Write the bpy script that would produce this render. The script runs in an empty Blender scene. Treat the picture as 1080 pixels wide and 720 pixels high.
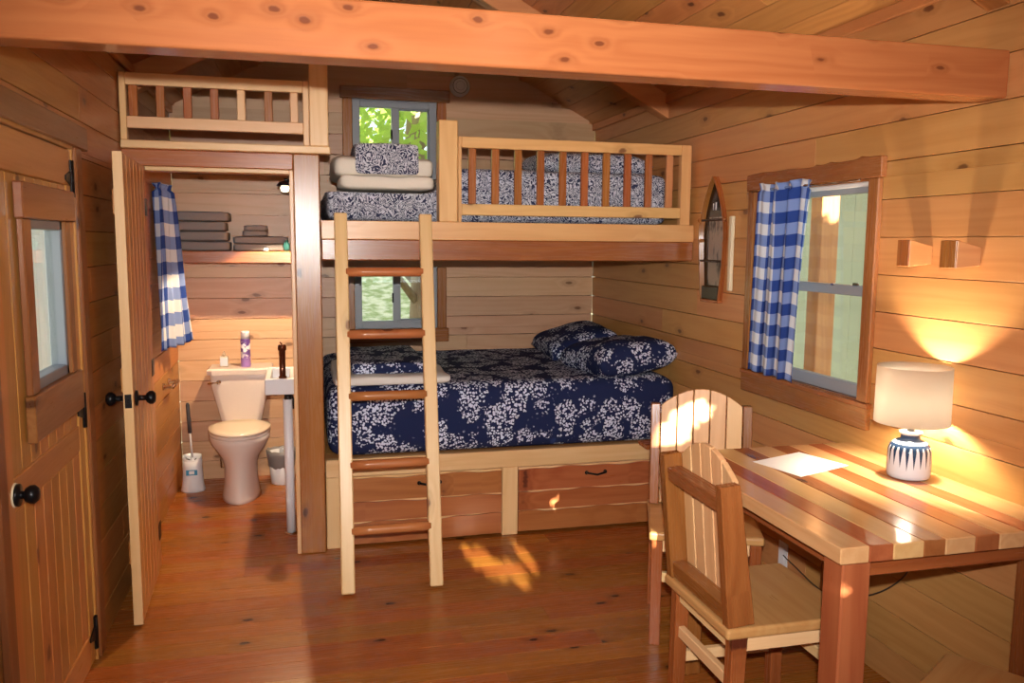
import bpy, bmesh, math, random
from mathutils import Vector, Matrix, Euler
from math import sin, cos, pi, radians as R, sqrt
random.seed(7)
C = bpy.context.scene.collection
SC = bpy.context.scene

# ------------------------------------------------------------------ materials
class NT:
    def __init__(s, name):
        s.m = bpy.data.materials.new(name); s.m.use_nodes = True
        s.t = s.m.node_tree; s.t.nodes.clear()
        s.out = s.t.nodes.new('ShaderNodeOutputMaterial')
    def n(s, typ, ins=None, **props):
        nd = s.t.nodes.new(typ)
        for k, v in props.items(): setattr(nd, k, v)
        for k, v in (ins or {}).items(): s.put(nd.inputs[k], v)
        return nd
    def put(s, sock, v):
        if isinstance(v, bpy.types.NodeSocket): s.t.links.new(v, sock)
        else:
            if sock.type == 'RGBA' and not hasattr(v, '__len__'): v = (v, v, v, 1)
            elif sock.type == 'RGBA' and len(v) == 3: v = (*v, 1)
            sock.default_value = v
    def math(s, op, a, b=0.0, c=None, clamp=False):
        nd = s.n('ShaderNodeMath', operation=op, use_clamp=clamp)
        s.put(nd.inputs[0], a); s.put(nd.inputs[1], b)
        if c is not None: s.put(nd.inputs[2], c)
        return nd.outputs[0]
    def vm(s, op, a, b=(0, 0, 0)):
        nd = s.n('ShaderNodeVectorMath', operation=op)
        s.put(nd.inputs[0], a); s.put(nd.inputs[1], b)
        return nd.outputs[0]
    def mix(s, f, a, b, blend='MIX'):
        nd = s.n('ShaderNodeMix', data_type='RGBA', blend_type=blend)
        s.put(nd.inputs[0], f); s.put(nd.inputs[6], a); s.put(nd.inputs[7], b)
        return nd.outputs[2]
    def step(s, v, lo, hi):
        nd = s.n('ShaderNodeMapRange', {0: v, 1: lo, 2: hi, 3: 0.0, 4: 1.0}, interpolation_type='SMOOTHSTEP')
        return nd.outputs[0]
    def noise(s, vec, scale, detail=2.0, rough=.5, dist=0.0):
        return s.n('ShaderNodeTexNoise', {'Vector': vec, 'Scale': scale, 'Detail': detail, 'Roughness': rough, 'Distortion': dist}).outputs[0]
    def attr(s, name, which='Vector'):
        return s.n('ShaderNodeAttribute', attribute_name=name).outputs[which]
    def bsdf(s, **ins):
        nd = s.n('ShaderNodeBsdfPrincipled')
        for k, v in ins.items(): s.put(nd.inputs[k.replace('_', ' ')], v)
        s.t.links.new(nd.outputs[0], s.out.inputs[0]); return nd
    def bump(s, h, strength=.2, dist=.002):
        return s.n('ShaderNodeBump', {'Height': h, 'Strength': strength, 'Distance': dist}).outputs[0]

def wood(name, light, dark, knot=(.10, .035, .012), rough=.34, knots=.5, var=.16, heart=None, spec=.5, ks=1.0):
    """Varnished board: the attribute gc holds (along, across, through) in metres, rb a number per board."""
    t = NT(name); gc = t.attr('gc'); rb = t.attr('rb', 'Fac')
    wob = t.noise(t.vm('MULTIPLY', gc, (1.6, 5, 5)), 1.0, 2)
    g = t.vm('ADD', gc, t.n('ShaderNodeCombineXYZ', {1: t.math('MULTIPLY', t.math('SUBTRACT', wob, .5), .05), 2: t.math('MULTIPLY', wob, .02)}).outputs[0])
    # knots
    kv = t.n('ShaderNodeTexVoronoi', {'Vector': t.vm('MULTIPLY', g, (3.2 * ks, 6.5 * ks, 2.0)), 'Scale': 1.0, 'Randomness': 1.0}, voronoi_dimensions='2D')
    has = t.math('LESS_THAN', t.n('ShaderNodeSeparateColor', {0: kv.outputs['Color']}).outputs[0], knots)
    kd = t.math('ADD', t.math('ADD', kv.outputs['Distance'], t.math('MULTIPLY', t.math('SUBTRACT', t.noise(t.vm('MULTIPLY', g, (30, 60, 60)), 1.0, 2), .5), .10)), t.math('MULTIPLY', t.math('SUBTRACT', 1.0, has), 2.0))
    near = t.math('EXPONENT', t.math('MULTIPLY', kd, -7.0))
    kmask = t.math('SUBTRACT', 1.0, t.step(kd, .05, .10))
    halo = t.math('SUBTRACT', 1.0, t.step(kd, .06, .30))
    # growth rings and fibre, swirling round the knots
    base = t.noise(t.vm('MULTIPLY', g, (.5, 8.0, 8.0)), 1.0, 1.5)
    ring = t.math('SINE', t.math('ADD', t.math('MULTIPLY', base, 46.0), t.math('MULTIPLY', near, 22.0)))
    ring = t.math('MULTIPLY_ADD', ring, .5, .5)
    fib = t.noise(t.vm('MULTIPLY', g, (5.0, 120.0, 120.0)), 1.0, 3)
    broad = t.noise(t.vm('MULTIPLY', gc, (.8, 9.0, 9.0)), 1.0, 2)
    f = t.math('ADD', t.math('ADD', t.math('MULTIPLY', ring, .24), t.math('MULTIPLY', fib, .40)), t.math('MULTIPLY', broad, .55))
    f = t.step(f, .25, 1.15)
    col = t.mix(f, light, dark)
    if heart:  # pale sapwood against red heartwood
        hs = t.noise(t.vm('MULTIPLY', gc, (.35, 6.0, 6.0)), 1.0, 1)
        col = t.mix(t.step(hs, heart[1], heart[1] + .03), col, t.mix(f, heart[0], tuple(c * .8 for c in heart[0])))
    col = t.mix(t.math('MULTIPLY', halo, .40), col, tuple(d * .62 for d in dark))
    col = t.mix(t.math('MULTIPLY', kmask, .9), col, knot)
    v = t.math('MULTIPLY_ADD', t.math('SUBTRACT', rb, .5), var * 2, 1.0)
    hs = t.n('ShaderNodeHueSaturation', {'Hue': t.math('MULTIPLY_ADD', t.math('SUBTRACT', .5, t.math('FRACT', t.math('MULTIPLY', rb, 7.3))), .018, .5),
             'Saturation': 1.0, 'Value': v, 'Color': col})
    hgt = t.math('SUBTRACT', t.math('MULTIPLY', fib, .5), kmask)
    rg = t.math('MULTIPLY_ADD', fib, .12, rough - .06)
    t.bsdf(Base_Color=hs.outputs[0], Roughness=rg, Normal=t.bump(hgt, .12, .001), Specular_IOR_Level=spec)
    return t.m

def plain(name, col, rough=.5, metal=0.0, spec=.5, **kw):
    t = NT(name)
    nz = t.noise(t.n('ShaderNodeTexCoord').outputs['Object'], 60, 2)
    c = t.mix(t.math('MULTIPLY', nz, .12), col, tuple(x * .7 for x in col))
    t.bsdf(Base_Color=c, Roughness=rough, Metallic=metal, Specular_IOR_Level=spec, **kw); return t.m

def cloth(name, col, nap=.5, scale=350, dark=.6):
    t = NT(name); v = t.n('ShaderNodeTexCoord').outputs['Object']
    a = t.noise(v, scale, 3); b = t.noise(v, 9, 2)
    c = t.mix(t.math('MULTIPLY', a, nap), col, tuple(x * dark for x in col))
    t.bsdf(Base_Color=c, Roughness=.95, Specular_IOR_Level=.1, Normal=t.bump(t.math('ADD', a, b), .5, .004)); return t.m

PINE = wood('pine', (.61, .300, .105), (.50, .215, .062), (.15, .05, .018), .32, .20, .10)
PINE_BACK = wood('back_wall_pine', (.64, .395, .235), (.54, .30, .155), (.18, .08, .03), .40, .22, .10)
PINE_PALE = wood('pale_pine', (.82, .545, .28), (.70, .41, .17), (.26, .11, .05), .36, .12, .08)
PINE_DOOR = wood('door_pine', (.60, .275, .075), (.47, .185, .04), (.14, .04, .015), .30, .16, .10)
PINE_SHADED = wood('shaded_left_pine', (.48, .21, .06), (.37, .14, .036), (.12, .035, .012), .34, .20, .12)  # darker pine: the shade on the left wall is put into its colour
CEIL = wood('ceiling_pine', (.64, .29, .095), (.50, .20, .055), (.12, .035, .012), .36, .25, .12)
CEDAR = wood('red_cedar', (.40, .142, .036), (.27, .075, .019), (.07, .017, .008), .27, .25, .16)
CEDAR_BEAM = wood('cedar_beam', (.45, .155, .052), (.34, .10, .03), (.15, .04, .015), .22, .5, .03, ks=1.9)
CEDAR_SAP = wood('cedar_with_sapwood', (.44, .15, .05), (.29, .075, .022), (.09, .022, .01), .30, .40, .14, ks=1.5, heart=((.72, .42, .19), .69))
CEDAR_PALE = wood('pale_cedar', (.64, .31, .12), (.50, .20, .07), (.17, .05, .02), .33, .20, .10)
FLOORW = wood('floor_pine', (.375, .125, .023), (.255, .072, .011), (.04, .012, .005), .27, .26, .12, spec=.4)
PINE_RAIL = wood('rail_pine', (.78, .455, .19), (.66, .33, .115), (.2, .07, .03), .33, .14, .08)
RUNG = wood('round_rung', (.52, .20, .065), (.38, .12, .035), (.1, .03, .012), .22, .1, .12)
CEDAR_BROWN = wood('brown_cedar', (.29, .115, .038), (.19, .062, .018), (.06, .018, .008), .30, .2, .14)
CEDAR_WIN = wood('window_cedar', (.36, .135, .042), (.25, .075, .022), (.07, .018, .008), .27, .3, .12)
CEDAR_FURN = wood('furniture_cedar', (.32, .105, .028), (.21, .058, .014), (.07, .017, .008), .27, .25, .14)
BLACK = plain('black_iron', (.012, .012, .014), .35, .6)
CHROME = plain('chrome', (.75, .73, .70), .15, 1.0)
BRONZE = plain('oiled_bronze', (.14, .055, .03), .25, .8)
PORCELAIN = plain('bone_porcelain', (.80, .72, .66), .10)
PORC_WHITE = plain('white_porcelain', (.82, .84, .88), .12)
WHITE_PLASTIC = plain('white_plastic', (.80, .82, .86), .35)
GREY_PLASTIC = plain('grey_plastic', (.30, .32, .36), .45)
DARK_GREY = plain('dark_grey_rubber', (.05, .05, .06), .6)
VINYL = plain('grey_vinyl', (.22, .25, .29), .4)
WINDOW_GREY = plain('window_frame_grey', (.30, .33, .37), .4)
BLIND = plain('white_blind', (.85, .84, .82), .6)
TOWEL = cloth('grey_terry', (.235, .235, .25), .5, 260, .6)
CREAM = cloth('cream_blanket', (.86, .78, .67), .35, 160, .8)
SHEETWHITE = cloth('white_blanket', (.78, .74, .68), .3, 200, .8)
PAPER = plain('white_paper', (.85, .82, .82), .7)
CREAM_PAINT = plain('cream_paint', (.82, .72, .50), .5)

def floral():
    t = NT('navy_floral_cotton'); v = t.n('ShaderNodeTexCoord').outputs['Object']
    wv = t.vm('ADD', v, t.vm('MULTIPLY', t.n('ShaderNodeTexNoise', {'Vector': v, 'Scale': 18.0}).outputs[1], (.03, .03, .03)))
    big = t.n('ShaderNodeTexVoronoi', {'Vector': wv, 'Scale': 7.2, 'Randomness': .8})
    clus = t.math('SUBTRACT', 1.0, t.step(t.math('ADD', big.outputs['Distance'], t.math('MULTIPLY', t.math('SUBTRACT', t.noise(v, 22, 2), .5), .5)), .50, .55))
    pet = t.n('ShaderNodeTexVoronoi', {'Vector': wv, 'Scale': 78.0, 'Randomness': .95})
    petm = t.math('SUBTRACT', 1.0, t.step(pet.outputs['Distance'], .47, .53))
    gate = t.math('LESS_THAN', t.n('ShaderNodeSeparateColor', {0: pet.outputs['Color']}).outputs[0], .88)
    a = t.math('MULTIPLY', t.math('MULTIPLY', clus, petm), gate)
    gate2 = t.math('LESS_THAN', t.n('ShaderNodeSeparateColor', {0: pet.outputs['Color']}).outputs[1], .10)
    b = t.math('MULTIPLY', t.math('MULTIPLY', petm, gate2), t.math('SUBTRACT', 1.0, t.step(big.outputs['Distance'], .5, .75)))
    m = t.math('MAXIMUM', a, b)
    c = t.mix(m, (.013, .02, .07), (.60, .65, .79))
    t.bsdf(Base_Color=c, Roughness=.85, Specular_IOR_Level=.15, Normal=t.bump(t.noise(v, 14, 2), .25, .01)); return t.m
FLORAL = floral()

def paisley():
    t = NT('navy_paisley_cotton'); v = t.n('ShaderNodeTexCoord').outputs['Object']
    a = t.noise(v, 16, 2, .5, 1.5)
    s = t.math('SINE', t.math('MULTIPLY', a, 62.0))
    b = t.noise(v, 90, 2)
    f = t.step(t.math('ADD', s, t.math('MULTIPLY', t.math('SUBTRACT', b, .5), 3.2)), -.25, .15)
    c = t.mix(f, (.03, .038, .085), (.58, .60, .68))
    t.bsdf(Base_Color=c, Roughness=.9, Specular_IOR_Level=.12, Normal=t.bump(t.noise(v, 12, 2), .25, .01)); return t.m
PAISLEY = paisley()

def gingham(pitch=.098, name='blue_gingham'):
    t = NT(name); uv = t.n('ShaderNodeUVMap', uv_map='uv').outputs[0]
    s = t.n('ShaderNodeSeparateXYZ', {0: uv})
    def stripe(x): return t.math('LESS_THAN', t.math('FRACT', t.math('DIVIDE', x, pitch)), .5)
    u, w = stripe(s.outputs[0]), stripe(s.outputs[1])
    k = t.math('MULTIPLY', t.math('ADD', u, w), .5)
    half = t.mix(t.step(k, .2, .4), (.82, .84, .88), (.24, .34, .66))
    c = t.mix(t.step(k, .6, .9), half, (.028, .068, .31))
    th = t.noise(t.vm('MULTIPLY', uv, (900, 900, 1)), 1.0, 1)
    c = t.mix(t.math('MULTIPLY', th, .15), c, (.1, .13, .3))
    d = t.n('ShaderNodeBsdfDiffuse', {0: c}); tr = t.n('ShaderNodeBsdfTranslucent', {0: c})
    mx = t.n('ShaderNodeMixShader', {0: .25, 1: d.outputs[0], 2: tr.outputs[0]})
    t.t.links.new(mx.outputs[0], t.out.inputs[0]); return t.m
GINGHAM = gingham(); GINGHAM2 = gingham(.145, 'navy_gingham')

def glass(name='window_glass', tint=(.93, .96, .95), rough=0.0, bump=0.0):
    t = NT(name)
    tr = t.n('ShaderNodeBsdfTransparent', {0: tint})
    gl = t.n('ShaderNodeBsdfGlossy', {0: (.9, .9, .9), 'Roughness': rough})
    ge = t.n('ShaderNodeNewGeometry')
    dt = t.n('ShaderNodeVectorMath', {0: ge.outputs['Incoming'], 1: ge.outputs['Normal']}, operation='DOT_PRODUCT').outputs['Value']
    k = t.math('POWER', t.math('SUBTRACT', 1.0, t.math('ABSOLUTE', dt), clamp=True), 5.0)
    f = t.math('MULTIPLY_ADD', k, .95, .045, clamp=True)
    mx = t.n('ShaderNodeMixShader', {0: f, 1: tr.outputs[0], 2: gl.outputs[0]})
    t.t.links.new(mx.outputs[0], t.out.inputs[0]); return t.m
GLASS = glass()

def shade_mat():
    t = NT('lamp_shade_fabric'); v = t.n('ShaderNodeTexCoord').outputs['Object']
    c = t.mix(t.math('MULTIPLY', t.noise(v, 300, 2), .15), (.97, .95, .90), (.88, .84, .74))
    d = t.n('ShaderNodeBsdfDiffuse', {0: c}); tr = t.n('ShaderNodeBsdfTranslucent', {0: c})
    mx = t.n('ShaderNodeMixShader', {0: .93, 1: d.outputs[0], 2: tr.outputs[0]})
    t.t.links.new(mx.outputs[0], t.out.inputs[0]); return t.m
SHADE = shade_mat()

def emit(name, col, k):
    t = NT(name); e = t.n('ShaderNodeEmission', {0: col, 1: k})
    t.t.links.new(e.outputs[0], t.out.inputs[0]); return t.m

def drip_glaze():
    t = NT('blue_drip_glaze'); s = t.n('ShaderNodeSeparateXYZ', {0: t.n('ShaderNodeTexCoord').outputs['Object']})
    ang = t.math('ARCTAN2', s.outputs[1], s.outputs[0])
    k = t.math('FRACT', t.math('MULTIPLY', ang, 20 / (2 * pi)))
    tri = t.math('ABSOLUTE', t.math('SUBTRACT', k, .5))
    idn = t.n('ShaderNodeTexWhiteNoise', {1: t.math('FLOOR', t.math('MULTIPLY', ang, 20 / (2 * pi)))}, noise_dimensions='1D').outputs[0]
    ln = t.math('MULTIPLY_ADD', idn, .02, .058)
    lim = t.math('SUBTRACT', .108, t.math('MULTIPLY', ln, t.math('SUBTRACT', 1.0, t.math('MULTIPLY', tri, 2.9), clamp=True)))
    m = t.math('GREATER_THAN', s.outputs[2], lim)
    top = t.math('MULTIPLY', t.math('GREATER_THAN', s.outputs[2], .1165), t.math('LESS_THAN', s.outputs[2], .124))
    c = t.mix(m, (.72, .74, .78), (.02, .045, .10))
    c = t.mix(top, c, (.72, .70, .66))
    c = t.mix(t.math('GREATER_THAN', s.outputs[2], .145), c, (.75, .70, .62))
    t.bsdf(Base_Color=c, Roughness=.12); return t.m
GLAZE = drip_glaze()

# ------------------------------------------------------------------ mesh building
class MB:
    def __init__(s): s.v = []; s.f = []; s.g = []; s.r = []; s.mi = []; s.sm = []; s.uv = {}
    def add(s, verts, faces, gc, rb=None, mi=0, smooth=False):
        o = len(s.v); rb = random.random() if rb is None else rb
        s.v += [tuple(v) for v in verts]; s.g += [tuple(x) for x in gc]; s.r += [rb] * len(verts)
        s.f += [tuple(i + o for i in f) for f in faces]; s.mi += [mi] * len(faces); s.sm += [smooth] * len(faces)
        return o
    def box(s, x0, x1, y0, y1, z0, z1, bev=.004, M=None, axis=None, rb=None, mi=0, seg=1):
        """axis-aligned board; grain runs along its longest side. M moves it afterwards"""
        d = (abs(x1 - x0), abs(y1 - y0), abs(z1 - z0))
        bm = bmesh.new(); bmesh.ops.create_cube(bm, size=1.0)
        for v in bm.verts: v.co = Vector(((x0 + x1) / 2 + v.co.x * d[0], (y0 + y1) / 2 + v.co.y * d[1], (z0 + z1) / 2 + v.co.z * d[2]))
        if bev: bmesh.ops.bevel(bm, geom=bm.edges[:], offset=min(bev, min(d) * .4), segments=seg, affect='EDGES', profile=.5)
        ax = axis if axis is not None else d.index(max(d))
        oth = [i for i in range(3) if i != ax]; oth.sort(key=lambda i: -d[i])
        off = Vector((random.uniform(-40, 40), random.uniform(-40, 40), random.uniform(-40, 40)))
        bm.verts.index_update()
        vs = [v.co.copy() for v in bm.verts]
        gc = [Vector((v[ax], v[oth[0]], v[oth[1]])) + off for v in vs]
        if M is not None: vs = [M @ v for v in vs]
        s.add(vs, [[v.index for v in f.verts] for f in bm.faces], gc, rb, mi, False); bm.free(); return s
    def bar(s, p, q, w, h, up=(0, 0, 1), bev=.004, rb=None, mi=0):
        """board from p to q, w wide across, h thick along up"""
        p, q = Vector(p), Vector(q); d = q - p; L = d.length; x = d.normalized()
        z = Vector(up); z = (z - x * z.dot(x)).normalized(); y = z.cross(x)
        M = Matrix((x, y, z)).transposed().to_4x4(); M.translation = p
        return s.box(0, L, -w / 2, w / 2, -h / 2, h / 2, bev, M, 0, rb, mi)
    def prism(s, poly, a0, a1, axis=1, M=None, long=None, rb=None, mi=0, bev=0, smooth=False):
        """poly of 2-D points in the two other axes, extruded along axis"""
        bm = bmesh.new(); n = len(poly)
        def P(u, w, a):
            c = [0, 0, 0]; o = [i for i in range(3) if i != axis]; c[o[0]], c[o[1]], c[axis] = u, w, a; return Vector(c)
        A = [bm.verts.new(P(u, w, a0)) for u, w in poly]; B = [bm.verts.new(P(u, w, a1)) for u, w in poly]
        bm.faces.new(A[::-1]); bm.faces.new(B)
        for i in range(n): bm.faces.new((A[i], A[(i + 1) % n], B[(i + 1) % n], B[i]))
        bmesh.ops.recalc_face_normals(bm, faces=bm.faces[:])
        if bev: bmesh.ops.bevel(bm, geom=bm.edges[:], offset=bev, segments=1, affect='EDGES')
        bm.verts.index_update(); vs = [v.co.copy() for v in bm.verts]
        lo = [min(v[i] for v in vs) for i in range(3)]; hi = [max(v[i] for v in vs) for i in range(3)]
        d = [hi[i] - lo[i] for i in range(3)]; ax = long if long is not None else d.index(max(d))
        oth = [i for i in range(3) if i != ax]; off = Vector([random.uniform(-40, 40) for _ in range(3)])
        gc = [Vector((v[ax], v[oth[0]], v[oth[1]])) + off for v in vs]
        if M is not None: vs = [M @ v for v in vs]
        s.add(vs, [[v.index for v in f.verts] for f in bm.faces], gc, rb, mi, smooth); bm.free(); return s
    def lathe(s, prof, c=(0, 0, 0), n=32, mi=0, sx=1, sy=1, M=None, smooth=True, caps=True):
        vs, gc, fs = [], [], []; off = random.uniform(-40, 40)
        for i, (r, z) in enumerate(prof):
            for k in range(n):
                a = 2 * pi * k / n; v = Vector((c[0] + r * sx * cos(a), c[1] + r * sy * sin(a), c[2] + z)); vs.append(M @ v if M is not None else v)
                gc.append((z + off, r * cos(a), r * sin(a)))
        for i in range(len(prof) - 1):
            for k in range(n): fs.append((i * n + k, i * n + (k + 1) % n, (i + 1) * n + (k + 1) % n, (i + 1) * n + k))
        if caps: fs.append(tuple(range(n))[::-1]); fs.append(tuple((len(prof) - 1) * n + k for k in range(n)))
        s.add(vs, fs, gc, None, mi, smooth); return s
    def tube(s, pts, r, n=10, mi=0, rb=None):
        pts = [Vector(p) for p in pts]; rs = r if hasattr(r, '__len__') else [r] * len(pts)
        vs, gc, fs = [], [], []; L = random.uniform(-30, 30); prev = None
        for i, p in enumerate(pts):
            d = (pts[min(i + 1, len(pts) - 1)] - pts[max(i - 1, 0)]).normalized()
            if prev is None: u = d.orthogonal().normalized()
            else: u = (prev - d * prev.dot(d)).normalized()
            prev = u; w = d.cross(u)
            if i: L += (p - pts[i - 1]).length
            for k in range(n):
                a = 2 * pi * k / n; vs.append(p + (u * cos(a) + w * sin(a)) * rs[i]); gc.append((L, rs[i] * cos(a), rs[i] * sin(a)))
        for i in range(len(pts) - 1):
            for k in range(n): fs.append((i * n + k, i * n + (k + 1) % n, (i + 1) * n + (k + 1) % n, (i + 1) * n + k))
        fs.append(tuple(range(n))[::-1]); fs.append(tuple((len(pts) - 1) * n + k for k in range(n)))
        s.add(vs, fs, gc, rb, mi, True); return s
    def grid(s, fn, nu, nv, mi=0, uvfn=None, closed_u=False):
        vs, fs, uvs = [], [], []
        for j in range(nv + 1):
            for i in range(nu + 1):
                vs.append(Vector(fn(i / nu, j / nv))); uvs.append(uvfn(i / nu, j / nv) if uvfn else (i / nu, j / nv))
        W = nu + 1
        for j in range(nv):
            for i in range(nu): fs.append((j * W + i, j * W + i + 1, (j + 1) * W + i + 1, (j + 1) * W + i))
        o = s.add(vs, fs, [(0, 0, 0)] * len(vs), None, mi, True)
        for k, u in enumerate(uvs): s.uv[o + k] = u
        return s
    def build(s, name, mats, parent=None, loc=None, mods=()):
        me = bpy.data.meshes.new(name); me.from_pydata(s.v, [], s.f); me.update()
        a = me.attributes.new('gc', 'FLOAT_VECTOR', 'POINT'); a.data.foreach_set('vector', [c for g in s.g for c in g])
        b = me.attributes.new('rb', 'FLOAT', 'POINT'); b.data.foreach_set('value', s.r)
        me.polygons.foreach_set('material_index', s.mi); me.polygons.foreach_set('use_smooth', s.sm)
        if s.uv:
            l = me.uv_layers.new(name='uv')
            for lp in me.loops: l.data[lp.index].uv = s.uv.get(lp.vertex_index, (0, 0))
        for m in (mats if isinstance(mats, (list, tuple)) else [mats]): me.materials.append(m)
        o = bpy.data.objects.new(name, me); C.objects.link(o)
        if loc is not None: o.location = loc
        if parent is not None: o.parent = parent
        for typ, kw in mods:
            md = o.modifiers.new(typ.lower(), typ)
            for k, v in kw.items(): setattr(md, k, v)
        return o

def empty(name, loc=(0, 0, 0), rz=0):
    o = bpy.data.objects.new(name, None); C.objects.link(o); o.location = loc; o.rotation_euler = (0, 0, rz); o.empty_display_size = .1; return o
def tag(o, label, cat, group=None):
    o['label'] = label; o['category'] = cat
    if group: o['group'] = group
    return o
def struct(o): o['kind'] = 'structure'; return o
def dup(o, label=None, loc=None, rz=None):
    c = o.copy(); C.objects.link(c)
    if loc is not None: c.location = loc
    if rz is not None: c.rotation_euler.z = rz
    if label: c['label'] = label
    def kids(a, b):
        for ch in list(a.children):
            d = ch.copy(); C.objects.link(d); d.parent = b; kids(ch, d)
    kids(o, c); return c

# ------------------------------------------------------------------ the room
XL, XR, YB, YF, ZE = -.80, 2.075, 5.82, -1.6, 2.45
XM = (XL + XR) / 2; SL = .52; ZR = ZE + SL * (XR - XM)
PITCH, OFF = .137, .124
def roof_z(x): return ZR - SL * abs(x - XM)

def plank_wall(name, side, u0, u1, holes, mat, top=None, flip=1):
    """horizontal boards on a plane; holes are (u0,u1,z0,z1) rectangles left open. side: ('x', at) or ('y', at)"""
    m = MB(); ax, at, th = side
    zt = max(top(u0), top(u1), top((u0 + u1) / 2)) if top else ZE
    zs = [OFF - PITCH + PITCH * k for k in range(int(zt / PITCH) + 3)]
    for z0 in zs:
        z1 = z0 + PITCH; lo, hi = max(z0, 0), min(z1, zt)
        if hi - lo < .004: continue
        cuts = sorted({lo, hi} | {z for h in holes for z in (h[2], h[3]) if lo < z < hi})
        jl = []; u = u0 + random.uniform(.6, 2.4)
        while u < u1 - .3: jl.append(u); u += random.uniform(2.2, 3.8)
        rbs = [random.random() for _ in range(len(jl) + 1)]
        for a, b in zip(cuts, cuts[1:]):
            segs = [(u0, u1)]
            for h in holes:
                if a >= h[2] - 1e-6 and b <= h[3] + 1e-6:
                    segs = [s2 for s in segs for s2 in ((s[0], min(s[1], h[0])), (max(s[0], h[1]), s[1])) if s2[1] - s2[0] > .002]
            for s0, s1 in segs:
                pts = [s0] + [j for j in jl if s0 < j < s1] + [s1]
                for p, q in zip(pts, pts[1:]):
                    k = sum(1 for j in jl if j < (p + q) / 2)
                    if top and max(top(p), top(q)) < b + 1e-6 or top and min(top(p), top(q)) < b - 1e-6:
                        # clip under the roof slope
                        xs = [p + (q - p) * i / 24 for i in range(25)]
                        run = [x for x in xs if top(x) > a]
                        if len(run) < 2: continue
                        poly = [(run[0], a), (run[-1], a)] + [(x, min(b, top(x))) for x in reversed(run)]
                        m.prism(poly, at, at + th * flip, 1, rb=rbs[k], long=0); continue
                    a2, b2 = a + .0014 * (a == z0), b - .0014 * (b == z1)
                    if ax == 'x': m.box(at, at + th * flip, p, q, a2, b2, .0012, rb=rbs[k], axis=1)
                    else: m.box(p, q, at, at + th * flip, a2, b2, .0012, rb=rbs[k], axis=0)
    return struct(m.build(name, mat))

# window and door openings
W1 = (2.735, 3.545, 1.0, 1.85)            # right wall: y0,y1,z0,z1
WU = (.345, .925, 1.93, 2.555)            # back wall: x0,x1,z0,z1
WL = (.345, .925, 1.00, 1.43)
DR = (2.455, 3.335, 0, 1.925)             # entry door, left wall
plank_wall('wall_right', ('x', XR, .03), YF, YB, [W1], PINE, flip=1)
plank_wall('wall_back', ('y', YB, .03), XL, XR, [WU, WL], PINE_BACK, top=roof_z, flip=1)
plank_wall('wall_left', ('x', XL, .03), YF, YB, [DR], PINE_SHADED, flip=-1)
WF = (-.55, 1.95, .9, 2.15)               # big front window, behind the camera
plank_wall('wall_front', ('y', YF, .03), XL, XR, [WF], PINE, top=roof_z, flip=-1)
# weatherboards outside keep daylight out of the joints
def shell(name, boxes):
    m = MB()
    for b in boxes: m.box(*b, bev=0)
    return struct(m.build(name, PINE))
def ring(hole, lo, hi, ztop):
    a, b, z0, z1 = hole
    return [(lo, a, 0, ztop), (b, hi, 0, ztop), (a, b, 0, z0), (a, b, z1, ztop)]
shell('wall_right_sheathing', [(XR + .03, XR + .06, a, b, c, d) for a, b, c, d in ring(W1, YF, YB, ZE) if d > c])
shell('wall_left_sheathing', [(XL - .06, XL - .03, a, b, c, d) for a, b, c, d in ring(DR, YF, YB, ZE) if d > c])
shell('wall_back_sheathing', [(a, b, YB + .03, YB + .06, c, d) for a, b, c, d in
      [(XL, WU[0], 0, 3.3), (WU[1], XR, 0, 3.3), (WU[0], WU[1], 0, WL[2]), (WU[0], WU[1], WL[3], WU[2]), (WU[0], WU[1], WU[3], 3.3)]])
shell('wall_front_sheathing', [(a, b, YF - .06, YF - .03, c, d) for a, b, c, d in ring(WF, XL, XR, 3.3) if d > c])

# floor boards run across the room
m = MB(); y = YF
while y < YB + .1:
    w = .128; x = XL - .05
    js = [x]; u = x + random.uniform(.4, 2.2)
    while u < XR: js.append(u); u += random.uniform(1.3, 2.6)
    js.append(XR + .05)
    for p, q in zip(js, js[1:]): m.box(p, q, y, y + w, -.03, 0, .0012)
    y += w
struct(m.build('floor', FLOORW))
# ceiling boards run from front to back on both slopes
m = MB()
ang = math.atan(SL)
for sgn in (1, -1):
    n = 13; run = (XR - XM + .15) / cos(ang) / n
    for k in range(n):
        s0, s1 = k * run, (k + 1) * run
        y = YF - .1
        while y < YB + .1:
            y2 = min(y + random.uniform(1.8, 3.4), YB + .1)
            M = Matrix.Translation((XM, 0, ZR)) @ Matrix.Rotation(sgn * ang, 4, 'Y') if sgn > 0 else Matrix.Translation((XM, 0, ZR)) @ Matrix.Rotation(-ang, 4, 'Y')
            a, b = (s0, s1) if sgn > 0 else (-s1, -s0)
            m.box(a + .0013, b - .0013, y, y2, 0, .03, .0012, M, 1); y = y2
for sgn in (1, -1):   # roof deck over the boards
    M = Matrix.Translation((XM, 0, ZR)) @ Matrix.Rotation(sgn * ang, 4, 'Y'); W = (XR - XM + .5) / cos(ang)
    m.box(0 if sgn > 0 else -W, W if sgn > 0 else 0, YF - .3, YB + .3, .031, .06, 0, M, 1)
m.box(XM - .25, XM + .25, YF - .3, YB + .3, ZR + .045, ZR + .075, 0)
struct(m.build('ceiling', CEIL))
# rafters and the tie beam
for i, y0 in enumerate((-.16, 2.155, 4.565)):
    for sgn in (1, -1):
        m = MB(); xe = XR if sgn > 0 else XL
        poly = [(XM, ZR), (xe, ZE), (xe, ZE - .13), (XM, ZR - .13)]
        m.prism(poly, y0, y0 + .09, 1, long=0, bev=.004)
        o = struct(m.build('rafter', CEDAR_PALE if y0 > 4 else CEDAR_BEAM))
m = MB(); m.box(XL, XR - .001, 2.14, 2.242, 2.045, 2.186, .007, seg=2)
struct(m.build('tie_beam', CEDAR_BEAM))
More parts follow.
